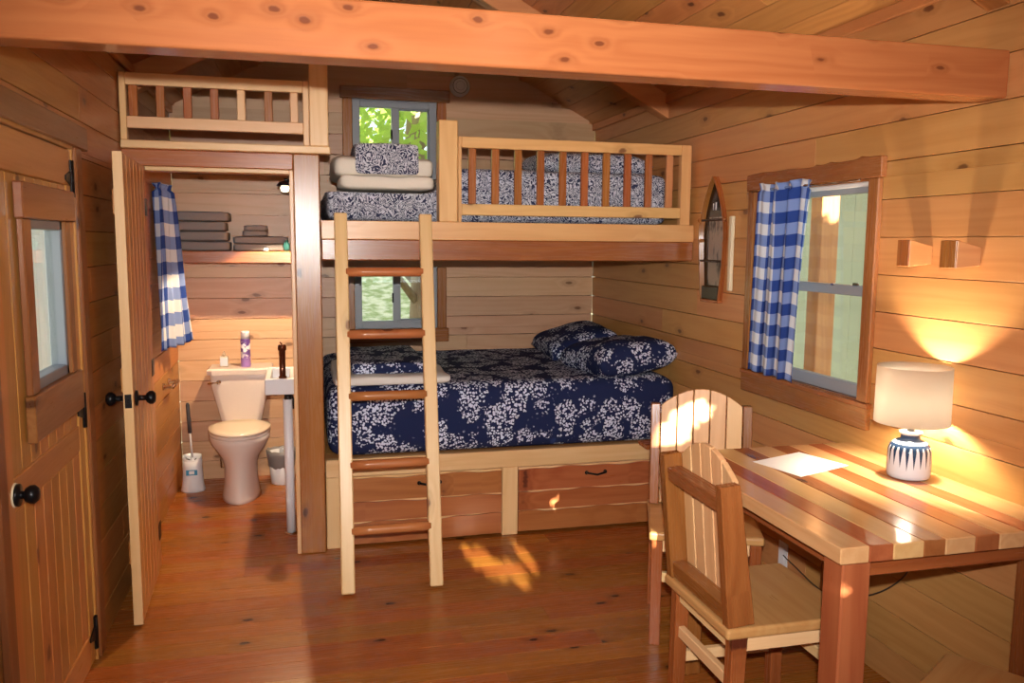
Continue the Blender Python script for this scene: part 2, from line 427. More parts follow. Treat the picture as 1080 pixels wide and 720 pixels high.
# cove strips where the slopes meet the side walls
for i, (x0, x1) in enumerate(((XR - .022, XR), (XL, XL + .022))):
    m = MB(); m.box(x0, x1, YF, YB, ZE - .045, ZE + .002, .004); struct(m.build('trim_%d' % (i + 1), CEIL))

# ------------------------------------------------------------------ right window
w1 = struct(empty('window_1', (XR, 3.14, 1.0)))
def P(mb, name, mat, par): 
    o = mb.build(name, mat); o.parent = par; o.matrix_parent_inverse = Matrix.Translation(par.location).inverted(); return o
bpy.context.view_layer.update()
def live_edge(y0, y1, z0, z1, top):
    n = 40; lo, hi = [], []
    for i in range(n + 1):
        t = i / n; yy = y0 + (y1 - y0) * t
        wv = -.004 + .003 * sin(9 * t + .6) + .002 * sin(23 * t) + .008 * max(0, 1 - abs(t - .12) * 30) + .009 * max(0, 1 - abs(t - .42) * 40) + .007 * max(0, 1 - abs(t - .33) * 40)
        (hi if top else lo).append((yy, (z1 + wv) if top else (z0 - wv))); (lo if top else hi).append((yy, z0 if top else z1))
    return lo + hi[::-1]
m = MB(); m.prism(live_edge(2.66, 3.61, 1.85, 1.928, True), XR - .026, XR + .0, 0, long=1, bev=.003); P(m, 'head_casing', CEDAR_WIN, w1)
m = MB(); m.box(XR - .024, XR, 2.67, 3.60, .905, .995, .004); P(m, 'bottom_casing', CEDAR_WIN, w1)
m = MB(); m.box(XR - .028, XR, 2.665, 3.605, .988, 1.008, .003); P(m, 'sill', CEDAR_WIN, w1)
for a, b in ((2.675, 2.735), (3.545, 3.60)):
    m = MB(); m.box(XR - .022, XR, a, b, 1.008, 1.85, .004); P(m, 'side_casing', CEDAR_WIN, w1)
m = MB()
for a, b, c, d in ((2.735, 2.75, 1.0, 1.85), (3.53, 3.545, 1.0, 1.85), (2.735, 3.545, 1.0, 1.012), (2.735, 3.545, 1.84, 1.85)): m.box(XR - .01, XR + .06, a, b, c, d, .002)
P(m, 'jamb', CEDAR_WIN, w1)
m = MB()
for a, b, c, d in ((2.75, 3.53, 1.012, 1.062), (2.75, 3.53, 1.405, 1.445), (2.75, 3.53, 1.80, 1.84), (2.75, 2.765, 1.06, 1.8), (3.5, 3.53, 1.06, 1.8)): m.box(XR + .012, XR + .045, a, b, c, d, .003)
P(m, 'sash', WINDOW_GREY, w1)
m = MB(); m.box(XR + .008, XR + .014, 2.80, 2.835, 1.445, 1.456, .002); m.box(XR + .004, XR + .016, 2.95, 2.97, 1.44, 1.448, .002); P(m, 'sash_lock', CHROME, w1)
m = MB(); m.box(XR + .026, XR + .029, 2.765, 3.5, 1.06, 1.8, 0); P(m, 'glass', GLASS, w1)
m = MB(); m.box(XR - .004, XR + .01, 2.752, 3.528, 1.822, 1.84, .004); P(m, 'rolled_blind', BLIND, w1)

# back windows: sliders with two panes and cedar casing
def back_window(num, hole, head, foot):
    x0, x1, z0, z1 = hole
    w = struct(empty('window_%d' % num, ((x0 + x1) / 2, YB, z0)))
    bpy.context.view_layer.update()
    if head: m = MB(); m.box(x0 - .075, x1 + .085, YB - .03, YB, z1 - .005, z1 + .075, .004); P(m, 'head_casing', CEDAR, w)
    if foot: m = MB(); m.box(x0 - .075, x1 + .075, YB - .03, YB, z0 - .095, z0 - .0, .004); P(m, 'bottom_casing', CEDAR, w)
    for a, b in ((x0 - .06, x0 + .004), (x1 - .004, x1 + .06)):
        m = MB(); m.box(a, b, YB - .024, YB, z0, z1 - .005, .004); P(m, 'side_casing', CEDAR, w)
    m = MB(); f = .055
    for a, b, c, d in ((x0 + .004, x0 + f, z0, z1), (x1 - f, x1 - .004, z0, z1), (x0 + f, x1 - f, z0, z0 + f), (x0 + f, x1 - f, z1 - f, z1), ((x0 + x1) / 2 - .022, (x0 + x1) / 2 + .03, z0 + f, z1 - f)):
        m.box(a, b, YB - .004, YB + .04, c, d, .003)
    P(m, 'frame', WINDOW_GREY, w)
    m = MB(); m.box((x0 + x1) / 2 + .03, x1 - f + .01, YB + .006, YB + .034, z0 + f - .01, z0 + f + .012, .002)
    m.box((x0 + x1) / 2 + .03, x1 - f + .01, YB + .006, YB + .034, z1 - f - .012, z1 - f + .01, .002); m.box(x1 - f - .012, x1 - f + .01, YB + .006, YB + .034, z0 + f, z1 - f, .002)
    P(m, 'sliding_sash', VINYL, w)
    m = MB(); m.box((x0 + x1) / 2 - .03, (x0 + x1) / 2 - .018, YB - .018, YB - .002, (z0 + z1) / 2 - .035 + .08 * (num == 2), (z0 + z1) / 2 + .035 + .08 * (num == 2), .004); P(m, 'latch', BLACK, w)
    m = MB(); m.box(x0 + f - .01, x1 - f + .01, YB + .02, YB + .023, z0 + f - .01, z1 - f + .01, 0); P(m, 'glass', GLASS, w)
back_window(2, WU, True, False)
back_window(3, WL, False, True)
# front window behind the camera
w4 = struct(empty('window_4', (.7, YF, .9))); bpy.context.view_layer.update()
m = MB()
for a, b, c, d in ((WF[0], WF[1], .9, .96), (WF[0], WF[1], 2.09, 2.15), (WF[0], WF[0] + .05, .9, 2.15), (WF[1] - .05, WF[1], .9, 2.15), (.48, .53, .9, 2.15)): m.box(a, b, YF - .05, YF + .01, c, d, .003)
P(m, 'frame', CEDAR, w4)
m = MB(); m.box(WF[0] + .05, WF[1] - .05, YF - .022, YF - .018, .96, 2.09, 0); P(m, 'glass', GLASS, w4)

# ------------------------------------------------------------------ entry door in the left wall
def board_door(mb, x0, x1, y0, y1, z0, z1, n, rows):
    """door of vertical boards cut by horizontal rails. rows: list of (za, zb) spans of boards"""
    w = (y1 - y0) / n
    for za, zb in rows:
        for k in range(n): mb.box(x0, x1, y0 + k * w, y0 + (k + 1) * w, za, zb, .003, axis=2)
d1 = struct(empty('door_1', (XL, 3.33, 0))); bpy.context.view_layer.update()
X0, X1 = XL - .035, XL + .006
m = MB()
m.box(X0, X1, 2.47, 3.325, 1.79, 1.915, .003)                 # top rail
m.box(X0, X1, 3.255, 3.325, .012, 1.79, .003, axis=2)         # stiles
m.box(X0, X1, 2.47, 2.545, .012, 1.79, .003, axis=2)
m.box(X0, X1, 2.545, 3.255, .835, .93, .003)
m.box(X0, X1, 2.545, 3.255, .012, .13, .003)
P(m, 'rail_frame', PINE_DOOR, d1)
m = MB(); n = 8; w = .71 / n
for k in range(n):
    a, b = 2.545 + k * w, 2.545 + (k + 1) * w
    m.box(X0 + .004, X1 - .004, a, b, .13, .835, .004, axis=2)
    segs = [(.93, 1.79)] if (b <= 2.775 or a >= 3.13) else [(.93, 1.135), (1.665, 1.79)]
    for s0, s1 in segs: m.box(X0 + .004, X1 - .004, a, b, s0, s1, .004, axis=2)
P(m, 'panel_boards', PINE_DOOR, d1)
m = MB()
m.box(X1, X1 + .028, 2.675, 3.245, 1.66, 1.765, .004); m.box(X1, X1 + .028, 2.675, 3.235, 1.0, 1.14, .004)
m.box(X1, X1 + .02, 2.69, 2.765, 1.14, 1.66, .004); m.box(X1, X1 + .02, 3.14, 3.20, 1.14, 1.66, .004)
P(m, 'window_trim', CEDAR_BROWN, d1)
m = MB()
for a, b, c, d in ((2.765, 2.79, 1.14, 1.66), (3.115, 3.14, 1.14, 1.66), (2.765, 3.14, 1.14, 1.175), (2.765, 3.14, 1.63, 1.66)): m.box(X0, X1 + .008, a, b, c, d, .003)
P(m, 'window_frame', VINYL, d1)
m = MB(); m.box(XL - .016, XL - .012, 2.79, 3.115, 1.17, 1.635, 0); P(m, 'glass', GLASS, d1)
def knob(par, x, y, z, sgn=1, r=.027, mat=BLACK):
    M = Matrix.Translation((x, y, z)) @ Matrix.Rotation(sgn * pi / 2, 4, 'Y')
    m = MB(); m.lathe([(.001, 0), (.032, 0), (.032, .008), (.012, .010), (.011, .020), (.02, .024), (r, .036), (r, .046), (.018, .056), (.001, .058)], n=20, M=M)
    P(m, 'knob', mat, par)
knob(d1, X1 + .004, 2.545, .885)
m = MB(); m.lathe([(.001, 0), (.036, 0), (.034, .004), (.001, .004)], n=20, M=Matrix.Translation((X1, 2.545, .885)) @ Matrix.Rotation(pi / 2, 4, 'Y')); P(m, 'knob_rosette', CREAM_PAINT, d1)
def strap_hinge(par, x, yh, z, d=-1, L=.075):
    m = MB(); m.box(x, x + .008, yh - .010, yh + .016, z - .065, z + .065, .002)
    m.prism([(yh - .008, z - .028), (yh - .008, z + .028), (yh + d * L, z + .008), (yh + d * L, z - .008)], x, x + .005, 0, bev=.001)
    m.tube([(x + .006, yh + .003, z - .065), (x + .006, yh + .003, z + .065)], .0065)
    P(m, 'hinge', BLACK, par)
for z in (1.815, .975, .115): strap_hinge(d1, X1, 3.318, z)
# door casing
t3 = MB(); t3.box(XL, XL + .024, 2.38, 3.52, 1.93, 2.015, .004); struct(t3.build('trim_3', CEDAR_BROWN))
m = MB(); m.box(XL, XL + .022, 3.345, 3.43, 0, 1.93, .004); struct(m.build('trim_4', CEDAR_BROWN))
m = MB(); m.box(XL, XL + .022, 2.38, 2.445, 0, 1.93, .004); struct(m.build('trim_5', CEDAR_BROWN))
m = MB()
m.box(XL - .05, XL + .012, 3.328, 3.346, 0, 1.925, .002); m.box(XL - .05, XL + .012, 2.444, 2.462, 0, 1.925, .002); m.box(XL - .05, XL + .012, 2.444, 3.346, 1.918, 1.932, .002)
struct(m.build('trim_6', PINE_DOOR))

# ------------------------------------------------------------------ bathroom partition, door frame, door
YP = 4.27
m = MB(); m.box(-.03, .095, YP, YP + .10, 0, 2.022, .005); struct(m.build('trim_7', CEDAR))          # corner post
m = MB(); m.box(XL, -.03, YP, YP + .07, 1.945, 2.022, .004); struct(m.build('trim_8', CEDAR))        # header
m = MB(); m.box(-.05, -.03, YP + .005, YP + .1, 0, 1.945, .003); m.box(XL + .07, -.05, YP + .015, YP + .1, 1.925, 1.945, .003)
m.box(XL, XL + .06, YP + .01, YP + .1, 0, 1.945, .003)
struct(m.build('trim_9', PINE_PALE))
m = MB()
for z0 in [OFF - PITCH + PITCH * k for k in range(16)]:
    a, b = max(z0, 0), min(z0 + PITCH, 2.0)
    if b - a > .01: m.box(-.045, .09, YP + .1, YB, a, b, .0035)
struct(m.build('wall_partition', PINE))
d2 = struct(empty('door_2', (-.73, 4.262, 0), 0)); bpy.context.view_layer.update()
pv = Vector((-.715, 4.25, 0)); fe = Vector((-.687, 3.58, 0)); dv = (fe - pv); L = dv.length
DM = Matrix.Translation(pv) @ Matrix.Rotation(math.atan2(dv.y, dv.x), 4, 'Z')   # local x along the leaf, y across
m = MB(); nb = 7
for k in range(nb): m.box(k * L / nb, (k + 1) * L / nb, -.0175, .0175, .012, 1.942, .006, DM, 2)
P(m, 'leaf', [PINE], d2)
m = MB(); m.box(L - .0, L + .004, -.0185, .0185, .012, 1.942, .0015, DM, 2); P(m, 'edge_strip', PINE_PALE, d2)
m = MB()
for za in (.25, .98, 1.7): m.box(.06, L - .06, -.0345, -.0175, za, za + .10, .003, DM, 0)
P(m, 'batten', PINE_DOOR, d2)
zk = .955
m = MB(); m.box(L + .003, L + .006, -.013, .013, zk - .028, zk + .028, .002, DM); m.box(L + .004, L + .012, -.006, .006, zk - .01, zk + .01, .002, DM); P(m, 'latch_plate', BLACK, d2)
for sgn in (1, -1):
    M = DM @ Matrix.Translation((L - .07, sgn * .0175, zk)) @ Matrix.Rotation(-sgn * pi / 2, 4, 'X')
    m = MB(); m.lathe([(.001, 0), (.032, 0), (.032, .008), (.012, .012), (.011, .038), (.02, .043), (.028, .054), (.028, .066), (.018, .076), (.001, .078)], n=20, M=M); P(m, 'knob', BLACK, d2)
m = MB()
for z in (.2, 1.0, 1.75): m.box(-.004, .07, .0175, .021, z - .04, z + .04, .001, DM)
P(m, 'hinge', BLACK, d2)

# ------------------------------------------------------------------ loft above the bathroom
lf = tag(empty('loft', (-.35, 4.24, 2.02)), 'small pine loft with low slatted guard rail above the bathroom doorway', 'loft'); bpy.context.view_layer.update()
m = MB(); m.box(XL + .005, .147, 4.225, 4.30, 2.022, 2.058, .004); P(m, 'ledge', PINE_PALE, lf)
m = MB()
for k in range(11): m.box(XL + .002, .10, 4.30 + k * .1378, 4.30 + (k + 1) * .1378, 2.022, 2.05, .002)
P(m, 'deck', CEDAR, lf)
m = MB(); m.box(.052, .14, 4.225, 4.31, 2.058, 2.445, .004); P(m, 'post', PINE_PALE, lf)
for a, b in ((XL + .008, XL + .036), (.022, .05)):
    m = MB(); m.box(a, b, 4.225, 4.265, 2.058, 2.36, .003); P(m, 'stile', PINE_PALE, lf)
for a, b in ((2.306, 2.36), (2.112, 2.165)):
    m = MB(); m.box(XL + .036, .022, 4.228, 4.262, a, b, .003); P(m, 'rail', PINE_PALE, lf)
for k, x in enumerate((-.735, -.618, -.5, -.381, -.261, -.137, -.019)):
    m = MB(); m.box(x - .0185, x + .0185, 4.236, 4.258, 2.165, 2.306, .003); P(m, 'baluster', PINE_PALE if k in (4, 6) else CEDAR, lf)

# ------------------------------------------------------------------ upper bunk
bk = tag(empty('upper_bunk', (1.08, 4.2, 1.5)), 'built-in upper bunk with slatted guard rail over the floral bed', 'bunk'); bpy.context.view_layer.update()
m = MB(); m.box(.097, XR - .001, 4.195, 4.235, 1.612, 1.703, .003); P(m, 'fascia_board', PINE_RAIL, bk)
m = MB(); m.box(.097, XR - .001, 4.2, 4.29, 1.508, 1.612, .005); P(m, 'beam', CEDAR, bk)
m = MB()
for k in range(11): m.box(.1, XR - .002, 4.29 + k * .139, 4.29 + (k + 1) * .139, 1.60, 1.63, .002)
P(m, 'deck', PINE, bk)
m = MB(); m.box(.677, .772, 4.2, 4.29, 1.703, 2.205, .004); P(m, 'post', PINE_RAIL, bk)
for a, b in ((.774, .792), (1.993, 2.05)):
    m = MB(); m.box(a, b, 4.2, 4.24, 1.703, 2.128, .003); P(m, 'stile', PINE_RAIL, bk)
for a, b in ((2.073, 2.128), (1.738, 1.795)):
    m = MB(); m.box(.792, 1.993, 4.203, 4.238, a, b, .003); P(m, 'rail', PINE_RAIL, bk)
for k in range(10):
    x = .849 + k * .1201; m = MB(); m.box(x - .019, x + .019, 4.21, 4.232, 1.795, 2.073, .003); P(m, 'baluster', CEDAR_PALE if k == 9 else CEDAR, bk)

# ladder
ld = tag(empty('ladder', (.38, 3.71, 0)), 'pale pine ladder with five round red rungs leaning on the upper bunk', 'ladder'); bpy.context.view_layer.update()
def lad(z, x): return Vector((x, 3.705 + .455 * z / 1.72, z))
up = Vector((0, 1, -.265))
for xb, xt in ((.1755, .188), (.581, .600)):
    m = MB(); m.bar(lad(.006, xb), lad(1.735, xt), .062, .036, (0, -1, .27), .005); P(m, 'side_rail', PINE_PALE, ld)
for px, z in ((0, 1.455), (0, 1.16), (0, .875), (0, .565), (0, .275)):
    k = z / 1.72; xa, xb = .1755 + .0125 * k + .02, .581 + .019 * k - .02
    p = lad(z, xa); q = lad(z, xb)
    m = MB(); m.tube([p + (q - p) * i / 4 for i in range(5)], .0225, 16); P(m, 'rung', RUNG, ld)

# ------------------------------------------------------------------ lower bed
bb = tag(empty('bed_base', (1.08, 4.31, 0)), 'built-in bed base with two red cedar drawers under the floral mattress', 'bed base'); bpy.context.view_layer.update()
YBD = 4.31
m = MB(); m.box(.1, XR - .002, YBD, YBD + .04, .382, .476, .003); P(m, 'front_rail', PINE_PALE, bb)
for a, b in ((.1, .215), (1.04, 1.128), (1.93, XR - .002)):
    m = MB(); m.box(a, b, YBD + .002, YBD + .04, 0, .382, .003); P(m, 'stile', PINE_PALE, bb)
m = MB()
for k in range(11): m.box(.1, XR - .002, YBD + .04 + k * .133, YBD + .04 + (k + 1) * .133, .44, .468, .002)
P(m, 'platform', PINE, bb)
def wavy(x0, x1, za, zb, ph, amp):
    n = 36; lo, hi = [], []
    for i in range(n + 1):
        t = i / n; x = x0 + (x1 - x0) * t
        lo.append((x, za)); hi.append((x, zb - amp * (.5 + .5 * sin(7 * t + ph) * sin(17 * t + 2 * ph))))
    return lo + hi[::-1]
for (a, b) in ((.22, 1.036), (1.132, 1.926)):
    dr = None
    m = MB(); zz = (.015, .135, .245, .375)
    m.box(a, b, YBD + .012, YBD + .03, .012, .376, .002, mi=1)      # pale board behind the waney edges
    for k in range(3): m.prism(wavy(a, b, zz[k], zz[k + 1] - .002, a * 3 + k, .012), YBD + .002, YBD + .014, 1, long=0, rb=.35 + .3 * random.random())
    dr = P(m, 'drawer', [CEDAR_SAP, PINE_PALE], bb)
    xc = .64 if a < 1 else 1.58
    m = MB(); m.tube([(xc - .055, YBD + .002, .326), (xc - .05, YBD - .02, .328), (xc, YBD - .026, .318), (xc + .05, YBD - .02, .328), (xc + .055, YBD + .002, .326)], .006, 8)
    m.lathe([(.001, 0), (.011, 0), (.011, .004), (.001, .005)], (0, 0, 0), 12, M=Matrix.Translation((xc - .055, YBD + .002, .326)) @ Matrix.Rotation(pi / 2, 4, 'X'))
    m.lathe([(.001, 0), (.011, 0), (.011, .004), (.001, .005)], (0, 0, 0), 12, M=Matrix.Translation((xc + .055, YBD + .002, .326)) @ Matrix.Rotation(pi / 2, 4, 'X'))
    h = m.build('handle', BLACK); h.parent = dr; bpy.context.view_layer.update(); h.matrix_parent_inverse = dr.matrix_world.inverted()
m = MB(); m.box(1.835, 1.985, 4.20, 4.33, .466, .492, .004); tag(m.build('cedar_shelf_board', CEDAR), 'small red cedar board sticking out at the bed end beside the chair', 'board')

def soft_box(name, x0, x1, y0, y1, z0, z1, r, mat, amp=.006, seed=0, sub=2, res=.07, drop=None):
    """rounded cushion-like slab with gentle lumps"""
    from mathutils import noise
    bm = bmesh.new(); bmesh.ops.create_cube(bm, size=1.0)
    d = Vector((x1 - x0, y1 - y0, z1 - z0)); c = Vector(((x0 + x1) / 2, (y0 + y1) / 2, (z0 + z1) / 2))
    for v in bm.verts: v.co = Vector((v.co.x * d.x, v.co.y * d.y, v.co.z * d.z))
    for ax in range(3):
        n = max(5 if ax == 2 else 2, int(d[ax] / res))
        n = min(n, 40)
        es = [e for e in bm.edges if abs((e.verts[0].co - e.verts[1].co).normalized()[ax]) > .9]
        bmesh.ops.subdivide_edges(bm, edges=es, cuts=n, use_grid_fill=True)
    h = d / 2
    for v in bm.verts:
        q = Vector((max(-h.x + r, min(h.x - r, v.co.x)), max(-h.y + r, min(h.y - r, v.co.y)), max(-h.z + min(r, h.z * .95), min(h.z - min(r, h.z * .95), v.co.z))))
        e = v.co - q
        if e.length > 1e-6: v.co = q + e.normalized() * min(e.length, r if abs(e.normalized().z) < .5 else min(r, h.z * .95))
        nz = noise.noise_vector((v.co + c) * 7 + Vector((seed * 9.1, seed * 3.3, 0)))
        if v.co.z > -h.z * .6: v.co += nz * amp
        if drop and v.co.z > 0: v.co.z += drop(v.co.x / h.x, v.co.y / h.y) * v.co.z / h.z
    me = bpy.data.meshes.new(name); bm.normal_update(); bm.to_mesh(me); bm.free()
    me.polygons.foreach_set('use_smooth', [True] * len(me.polygons)); me.materials.append(mat)
    o = bpy.data.objects.new(name, me); C.objects.link(o); o.location = c
    md = o.modifiers.new('subsurf', 'SUBSURF'); md.levels = md.render_levels = 1
    return o
def pillow(name, c, L, W, H, mat, rz=0, tilt=(0, 0), seed=0):
    from mathutils import noise
    m = MB(); n = 26
    def f(sg):
        def g(u, v):
            a, b = 2 * u - 1, 2 * v - 1
            t = max(0, (1 - a ** 4)) ** .5 * max(0, (1 - b ** 4)) ** .5
            pin = 1 - .05 * (1 - abs(a)) - .07 * (1 - abs(b)) + .02
            z = sg * H / 2 * t ** .8
            p = Vector((a * L / 2 * (1 - .06 * (1 - b * b)) * 1.0, b * W / 2 * (1 - .06 * (1 - a * a)), z))
            return p + noise.noise_vector(p * 7 + Vector((seed * 5, seed, 0))) * .012 * t
        return g
    m.grid(f(1), n, n); m.grid(lambda u, v: f(-1)(1 - u, v), n, n)
    me_o = m.build(name, mat, loc=c)
    bm = bmesh.new(); bm.from_mesh(me_o.data); bmesh.ops.remove_doubles(bm, verts=bm.verts[:], dist=.0015); bmesh.ops.recalc_face_normals(bm, faces=bm.faces[:]); bm.to_mesh(me_o.data); bm.free()
    me_o.rotation_euler = (tilt[0], tilt[1], rz); return me_o
tag(soft_box('mattress', .112, XR - .01, 4.305, YB - .03, .478, .855, .065, FLORAL, .006, 1), 'wide lower mattress in navy sheet with white flower sprays', 'mattress')
tag(pillow('pillow', (1.81, 4.63, .935), .50, .62, .22, FLORAL, R(6), (R(-4), R(-7)), 1), 'navy floral pillow at the front of the lower bed', 'pillow', 'floral pillows on the lower bed')
tag(pillow('pillow', (1.79, 5.36, .935), .48, .66, .20, FLORAL, R(-4), (R(2), R(-14)), 2), 'navy floral pillow against the back wall on the lower bed', 'pillow', 'floral pillows on the lower bed')
tag(soft_box('folded_blanket',   .150, .76, 4.33, 5.08, .850, .902, .024, SHEETWHITE, .012, 3, res=.04), 'folded white blanket under navy sheets on the lower bed', 'blanket')
tag(soft_box('folded_sheet', .245, .645, 4.40, 5.16, .900, .966, .015, FLORAL, .006, 4, res=.04), 'folded navy floral sheets on the white blanket behind the ladder', 'bed linen')

# upper bunk bedding
tag(soft_box('mattress', .118, 1.955, 4.31, 5.70, 1.632, 1.70, .02, PAISLEY, .002, 5), 'upper bunk mattress under the paisley comforter', 'mattress')
def sstep(a, b, x): t = max(0, min(1, (x - a) / (b - a))); return t * t * (3 - 2 * t)
tag(soft_box('comforter', .125, 1.97, 4.30, 5.60, 1.702, 1.985, .036, PAISLEY, .009, 6, res=.06, drop=lambda u, v: -.137 * (1 - sstep(-.42, -.28, u))), 'blue and white paisley comforter spread over the upper bunk', 'comforter')
tag(pillow('pillow', (1.60, 4.66, 2.045), .66, .46, .15, PAISLEY, R(2), (R(3), 0), 3), 'paisley pillow lying on the upper bunk comforter', 'pillow')
cb = tag(soft_box('folded_blanket', .165, .674, 4.33, 4.95, 1.925, 2.032, .04, CREAM, .02, 8, res=.04), 'thick folded cream blanket on the upper bunk below window', 'blanket')
def child(o, par):
    bpy.context.view_layer.update(); o.parent = par; o.matrix_parent_inverse = par.matrix_world.inverted(); return o
child(soft_box('lower_fold', .20, .670, 4.305, 4.93, 1.862, 1.935, .03, CREAM, .016, 14, res=.04), cb)
fs_ = tag(soft_box('folded_sheet', .272, .59, 4.315, 4.78, 2.034, 2.098, .018, PAISLEY, .006, 9, res=.04), 'folded paisley sheet on top of the cream blanket', 'bed linen')
child(soft_box('front_fold', .272, .59, 4.288, 4.318, 1.938, 2.092, .012, PAISLEY, .004, 10, res=.03), fs_)

# ------------------------------------------------------------------ table
TX0, TX1, TY0, TY1, TZ = 1.315, 2.068, 1.775, 2.785, .835
tb = tag(empty('table', ((TX0 + TX1) / 2, 2.28, 0)), 'wooden table with striped pale and red board top against right wall', 'table'); bpy.context.view_layer.update()
edges = [1.315, 1.40, 1.473, 1.566, 1.633, 1.727, 1.805, 1.887, 1.955, 2.068]
TPALE = wood('table_pale_board', (.66, .385, .17), (.56, .29, .11), (.3, .1, .04), .15, .08, .10)
TRED = wood('table_red_board', (.40, .135, .045), (.28, .08, .025), (.15, .04, .02), .15, .15, .18)
m = MB()
for k in range(9): m.box(edges[k], edges[k + 1], TY0, TY1, TZ - .045, TZ, .003, mi=k % 2, rb=.5 + random.uniform(-.4, .4))
P(m, 'tabletop', [TPALE, TRED], tb)
for a, b, c, d in ((TX0 + .06, TX0 + .085, TY0 + .07, TY1 - .07), (TX1 - .06, TX1 - .035, TY0 + .07, TY1 - .07), (TX0 + .07, TX1 - .07, TY0 + .04, TY0 + .065), (TX0 + .07, TX1 - .07, TY1 - .065, TY1 - .04)):
    m = MB(); m.box(a, b, c, d, .735, TZ - .045, .003); P(m, 'apron', CEDAR_FURN, tb)
for a in (TX0 + .02, TX1 - .10):
    for b in (TY0 + .015, TY1 - .09):
        m = MB(); m.box(a, a + .085, b, b + .085, 0, TZ - .045, .005); P(m, 'leg', CEDAR_SAP if a < 1.5 and b < 2 else CEDAR_FURN, tb)
m = MB(); q = [(1.539, 2.591), (1.595, 2.381), (1.842, 2.472), (1.78, 2.677)]
m.add([(x, y, TZ + .0008) for x, y in q] + [(x, y, TZ + .0016) for x, y in q], [(3, 2, 1, 0), (4, 5, 6, 7)] + [(i, (i + 1) % 4, 4 + (i + 1) % 4, 4 + i) for i in range(4)], [(0, 0, 0)] * 8)
tag(m.build('paper_sheet', PAPER), 'sheet of white paper lying on the striped table', 'paper')

# ------------------------------------------------------------------ chairs (front towards local -y)
SEATW = wood('chair_seat_board', (.56, .305, .11), (.46, .21, .06), (.3, .1, .04), .3, .08, .06)
SLATW = wood('chair_slat', (.72, .43, .21), (.60, .31, .13), (.35, .13, .06), .35, .10, .12)
def make_chair(label):
    t = tag(empty('dining_chair'), label, 'chair', 'wooden slat-back chairs at the table')
    m = MB(); m.box(-.222, .222, -.225, .225, .435, .47, .010, axis=0, seg=3, rb=.5); m.build('seat', SEATW, t)
    lean = Matrix.Translation((0, .2, .47)) @ Matrix.Rotation(R(-5), 4, 'X') @ Matrix.Translation((0, -.2, -.47))
    for sg in (-1, 1):
        m = MB(); x = sg * .196
        m.prism([(.13, .47), (.218, .47), (.222, .905), (.158, .905)], x - .0195, x + .0195, 0, M=lean, long=2, bev=.003); m.build('back_post', CEDAR_FURN, t)
    for a, b in ((.815, .862), (.476, .53)):
        m = MB(); m.box(-.177, .177, .162, .212, a, b, .003, M=lean); m.build('back_rail', CEDAR_FURN, t)
    n = 5; w = .348 / n
    for k in range(n):
        x0 = -.174 + k * w + .002; x1 = x0 + w - .005
        def arc(x): return .975 - .075 * (abs(x) / .174) ** 2
        poly = [(x0, .474), (x1, .474)] + [(x1 + (x0 - x1) * i / 6, arc(x1 + (x0 - x1) * i / 6)) for i in range(7)]
        m = MB(); m.prism(poly, .142, .160, 1, M=lean, long=2, bev=.002); m.build('back_slat', SLATW, t)
    for sx in (-1, 1):
        for y0, y1 in ((-.195, -.195), (.175, .185)):
            m = MB(); m.prism([(y0 - .026, .435), (y0 + .026, .435), (y1 + .021, .0), (y1 - .021, .0)], sx * .19 - .022, sx * .19 + .022, 0, long=2, bev=.003); m.build('leg', CEDAR_FURN, t)
        m = MB(); m.box(sx * .19 - .012, sx * .19 + .012, -.17, .15, .385, .435, .003); m.build('apron', PINE_PALE, t)
        m = MB(); m.box(sx * .19 - .012, sx * .19 + .012, -.17, .16, .16, .20, .003); m.build('stretcher', PINE_PALE, t)
    for y in (-.195, .18):
        m = MB(); m.box(-.168, .168, y - .012, y + .012, .385, .435, .003); m.build('apron', PINE_PALE, t)
        m = MB(); m.box(-.168, .168, y - .012, y + .012, .26, .30, .003); m.build('stretcher', PINE_PALE, t)
    return t
ch = make_chair('slat-back chair at the far end of the table near the bed')
ch.location = (1.60, 3.075, 0); ch.rotation_euler.z = R(-22.3)
dup(ch, 'slat-back chair on the left side of the table, back turned to us', (1.42, 2.335, 0), R(90))
dup(ch, 'chair at the near end of the table, only its seat corner showing', (1.667, 1.552, 0), R(-148))

# ------------------------------------------------------------------ table lamp
LX, LY = 1.952, 2.31
lp = tag(empty('table_lamp', (LX, LY, TZ)), 'lit table lamp with white drum shade and blue dripped ceramic base', 'lamp'); 
m = MB(); m.lathe([(.001, .001), (.060, .001), (.066, .006), (.068, .02), (.068, .07), (.067, .095), (.060, .112), (.045, .124), (.031, .130), (.030, .143), (.036, .150), (.036, .154), (.001, .155)], n=48); m.build('base', GLAZE, lp)
m = MB(); m.lathe([(.001, .155), (.012, .155), (.012, .18), (.016, .182), (.016, .215), (.001, .216)], n=20); m.build('socket', CHROME, lp)
m = MB(); m.lathe([(.117, .185), (.115, .372), (.113, .372), (.115, .185), (.117, .185)], n=64, caps=False); m.build('shade', SHADE, lp)
m = MB()
for k in range(3):
    a = k * 2 * pi / 3; m.tube([(.014 * cos(a), .014 * sin(a), .205), (.114 * cos(a), .114 * sin(a), .20)], .0015, 6)
m.build('shade_spider', CHROME, lp)
BULB = emit('bulb_glow', (1.0, .84, .60), 780)
m = MB(); m.lathe([(.001, .216), (.012, .217), (.016, .228), (.028, .248), (.030, .262), (.022, .282), (.001, .289)], n=20); m.build('bulb', BULB, lp)
m = MB(); pts = [(1.965, 2.372, .842), (2.02, 2.45, .838), (2.066, 2.50, .836), (2.0725, 2.515, .82), (2.066, 2.46, .68), (2.06, 2.40, .52), (2.055, 2.43, .42), (2.052, 2.60, .285), (2.05, 2.85, .19), (2.055, 3.1, .215), (2.062, 3.19, .225)]
sm = []
